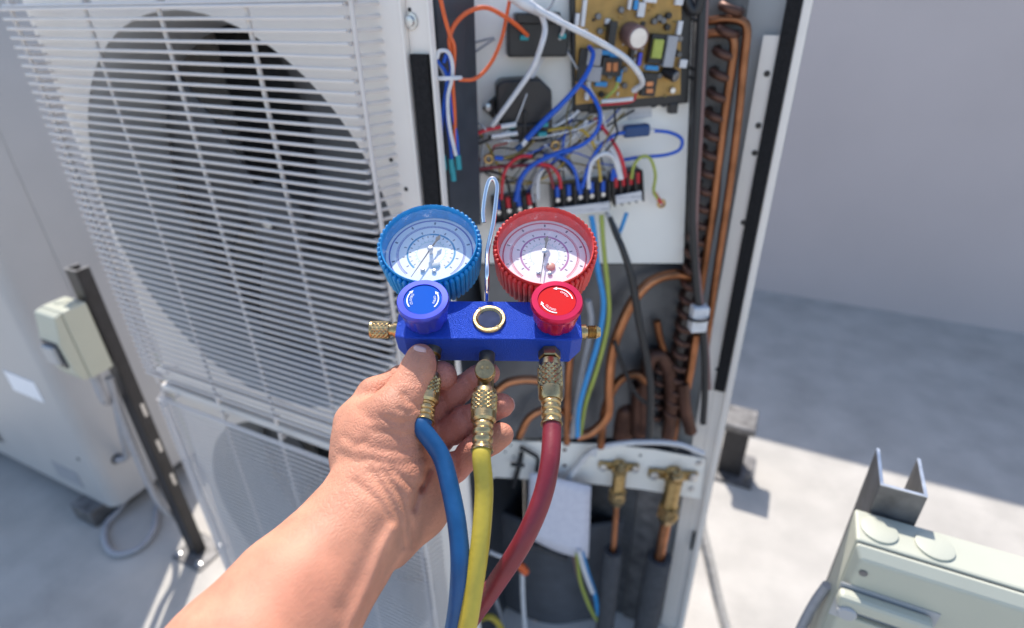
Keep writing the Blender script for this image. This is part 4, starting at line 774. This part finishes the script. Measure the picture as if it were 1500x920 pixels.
def bump_line(D, pts, amp, wd):                          # raised (+) or sunken (-) line on the skin, pts in pixels of the photograph's frame
    Z_ = gz[None, None, :]; X_ = gx[:, None, None]/Z_*FPX+CX; Y_ = CY-gy[None, :, None]/Z_*FPX
    q = [np.array(p, float) for p in pts]; best = None
    for a, b in zip(q[:-1], q[1:]):
        ba = b-a; t = np.clip(((X_-a[0])*ba[0]+(Y_-a[1])*ba[1])/(ba @ ba), 0, 1); e = (X_-a[0]-ba[0]*t)**2+(Y_-a[1]-ba[1]*t)**2
        best = e if best is None else np.minimum(best, e)
    return D-np.float32(amp)*np.exp(-best/np.float32(2*wd*wd))
for pts, amp, wd in (
    ([(575, 775), (560, 805), (545, 850), (520, 905), (505, 940)], .0016, 7), ([(598, 790), (588, 830), (580, 860)], .0008, 5), ([(560, 770), (530, 830), (500, 890)], -.0008, 9),
    ([(545, 690), (570, 730), (585, 760), (592, 800)], -.0012, 4), ([(560, 690), (588, 728), (602, 770), (604, 800)], -.0012, 3.5), ([(520, 706), (555, 735), (575, 765)], -.0008, 4), ([(575, 690), (604, 712), (618, 716)], -.0012, 4),
    ([(612, 592), (600, 590), (592, 580)], -.0012, 4), ([(612, 600), (596, 606), (586, 600)], -.0010, 3.5), ([(610, 612), (590, 618)], -.0008, 3.5),
    ([(592, 549), (612, 556)], -.0006, 3), ([(590, 556), (610, 563)], -.0006, 3), ([(596, 541), (612, 546)], -.0005, 3),
    ([(560, 612), (590, 622), (624, 616)], -.0007, 3.5), ([(545, 630), (590, 640), (628, 632)], -.0006, 3.5), ([(540, 655), (585, 662), (626, 650)], -.0006, 4), ([(548, 676), (590, 682), (622, 668)], -.0006, 4),
    ([(505, 640), (520, 652), (535, 648)], -.0008, 4), ([(500, 665), (522, 676), (545, 672)], -.0006, 4), ([(525, 600), (545, 615)], -.0006, 5),
    ([(628, 690), (622, 705), (612, 722), (606, 745)], -.0022, 4),
    ([(644, 574), (652, 588), (656, 604)], -.0013, 2.6), ([(684, 556), (692, 570), (696, 582)], -.0011, 2.4), ([(676, 604), (686, 622), (690, 634)], -.0013, 2.6), ([(640, 634), (650, 646), (658, 660)], -.0013, 2.8), ([(690, 644), (698, 656), (702, 668)], -.0012, 2.6), ([(664, 652), (668, 672), (668, 694)], -.0016, 3)):
    D = bump_line(D, pts, amp*1.35, wd)
def surface_nets(D):
    s = D < 0; nx, ny, nz = D.shape
    idx = -np.ones((nx-1, ny-1, nz-1), np.int64)
    cnt = sum(s[i:nx-1+i, j:ny-1+j, k:nz-1+k].astype(np.int8) for i in (0, 1) for j in (0, 1) for k in (0, 1))
    act = (cnt > 0) & (cnt < 8); I = np.argwhere(act); idx[act] = np.arange(len(I))
    corner = [(i, j, k) for i in (0, 1) for j in (0, 1) for k in (0, 1)]; vals = np.stack([D[I[:, 0]+i, I[:, 1]+j, I[:, 2]+k] for i, j, k in corner], 1)
    acc = np.zeros((len(I), 3)); num = np.zeros(len(I))
    for a in range(8):
        for b in range(a+1, 8):
            ca, cb = np.array(corner[a]), np.array(corner[b])
            if np.abs(ca-cb).sum() != 1: continue
            va, vb = vals[:, a], vals[:, b]; m_ = (va < 0) != (vb < 0); t = np.where(m_, va/(va-vb+1e-20), 0)
            acc += np.where(m_[:, None], ca+(cb-ca)*t[:, None], 0); num += m_
    Vt = I+acc/num[:, None]; Q = []
    for ax in range(3):
        sl = [slice(None)]*3; s2 = [slice(None)]*3; sl[ax] = slice(0, -1); s2[ax] = slice(1, None); A, B = s[tuple(sl)], s[tuple(s2)]
        E = np.argwhere(A != B); o1, o2 = [(1, 2), (2, 0), (0, 1)][ax]; E = E[(E[:, o1] > 0) & (E[:, o2] > 0) & (E[:, o1] < D.shape[o1]-1) & (E[:, o2] < D.shape[o2]-1)]
        u = np.zeros(3, int); u[o1] = 1; v = np.zeros(3, int); v[o2] = 1
        q = np.stack([idx[tuple((E-u-v).T)], idx[tuple((E-v).T)], idx[tuple(E.T)], idx[tuple((E-u).T)]], 1); fl = ~A[tuple(E.T)]; q[fl] = q[fl][:, ::-1]; Q.append(q)
    return Vt, np.concatenate(Q)
Vt, Q = surface_nets(D); Pc = lo+Vt*h; Wv = CAM+Pc[:, :1]*RT+Pc[:, 1:2]*UP+Pc[:, 2:]*FW; org = Wv.mean(0)
me = bpy.data.meshes.new('person'); me.from_pydata((Wv-org).tolist(), [], Q.tolist()); me.update()
bmn = bmesh.new(); bmn.from_mesh(me); bmesh.ops.smooth_vert(bmn, verts=bmn.verts, factor=.5, use_axis_x=True, use_axis_y=True, use_axis_z=True); bmesh.ops.recalc_face_normals(bmn, faces=bmn.faces); bmn.to_mesh(me); bmn.free()
me.polygons.foreach_set('use_smooth', [True]*len(me.polygons)); me.materials.append(M['skin'])
pxs = Pc[:, 0]/Pc[:, 2]*FPX+CX; at_ = me.attributes.new('palm', 'FLOAT', 'POINT'); at_.data.foreach_set('value', (np.clip((pxs-622)/25, 0, 1)*np.clip((Pc[:, 2]-.388)/.012, 0, 1)*.8).astype(np.float32))
pys = CY-Pc[:, 1]/Pc[:, 2]*FPX; a2_ = me.attributes.new('creased', 'FLOAT', 'POINT'); a2_.data.foreach_set('value', (.13+.27*np.clip((800-pys)/110, 0, 1)).astype(np.float32))
person = bpy.data.objects.new('person', me); col.objects.link(person); person.location = tuple(org); person['_o'] = tuple(map(float, org))
tag(person, 'bare forearm and left hand pinching the hose fittings under the blue manifold', 'person')
# fingernails: thin curved plates lying on the finger ends
def nail(cpt, along, outn, ln, wd):
    c = CAM+RT*cpt[0]+UP*cpt[1]+FW*cpt[2]; al = nrm(RT*along[0]+UP*along[1]+FW*along[2]); no = RT*outn[0]+UP*outn[1]+FW*outn[2]; no = nrm(no-al*(no @ al)); sd_ = np.cross(no, al); vs = []; nu, nv = 9, 9
    for j in range(nv):
        for i in range(nu):
            u = -1+2*i/(nu-1); v = -1+2*j/(nv-1); wq = wd*(1-.22*max(0, v)**4-.16*max(0, -v)**3)
            vs.append(c+al*ln*v*(1-.12*u*u)+sd_*wq*math.sin(u*1.15)+no*(wd*(math.cos(u*1.15)-1)-.0009*v*v))
    o = MB().add(vs, [(j*nu+i, j*nu+i+1, (j+1)*nu+i+1, (j+1)*nu+i) for j in range(nv-1) for i in range(nu-1)]).build('fingernail', 'nail', person, 60); s_ = o.modifiers.new('solid', 'SOLIDIFY'); s_.thickness = .0005; s_.offset = 1
nail(cs(607.5, 519, .3932), (.22, .97, .08), (-.52, .10, -.85), .0062, .0064)
nail(cs(743, 592, .4140), (.95, .25, -.3), (.3, 0, .95), .0058, .0058)
nail(cs(741, 634, .4050), (.9, .35, -.25), (.3, 0, .95), .0056, .0056)
nail(cs(658, 550, .4215), (.95, .1, -.3), (.3, 0, .95), .0056, .0058)
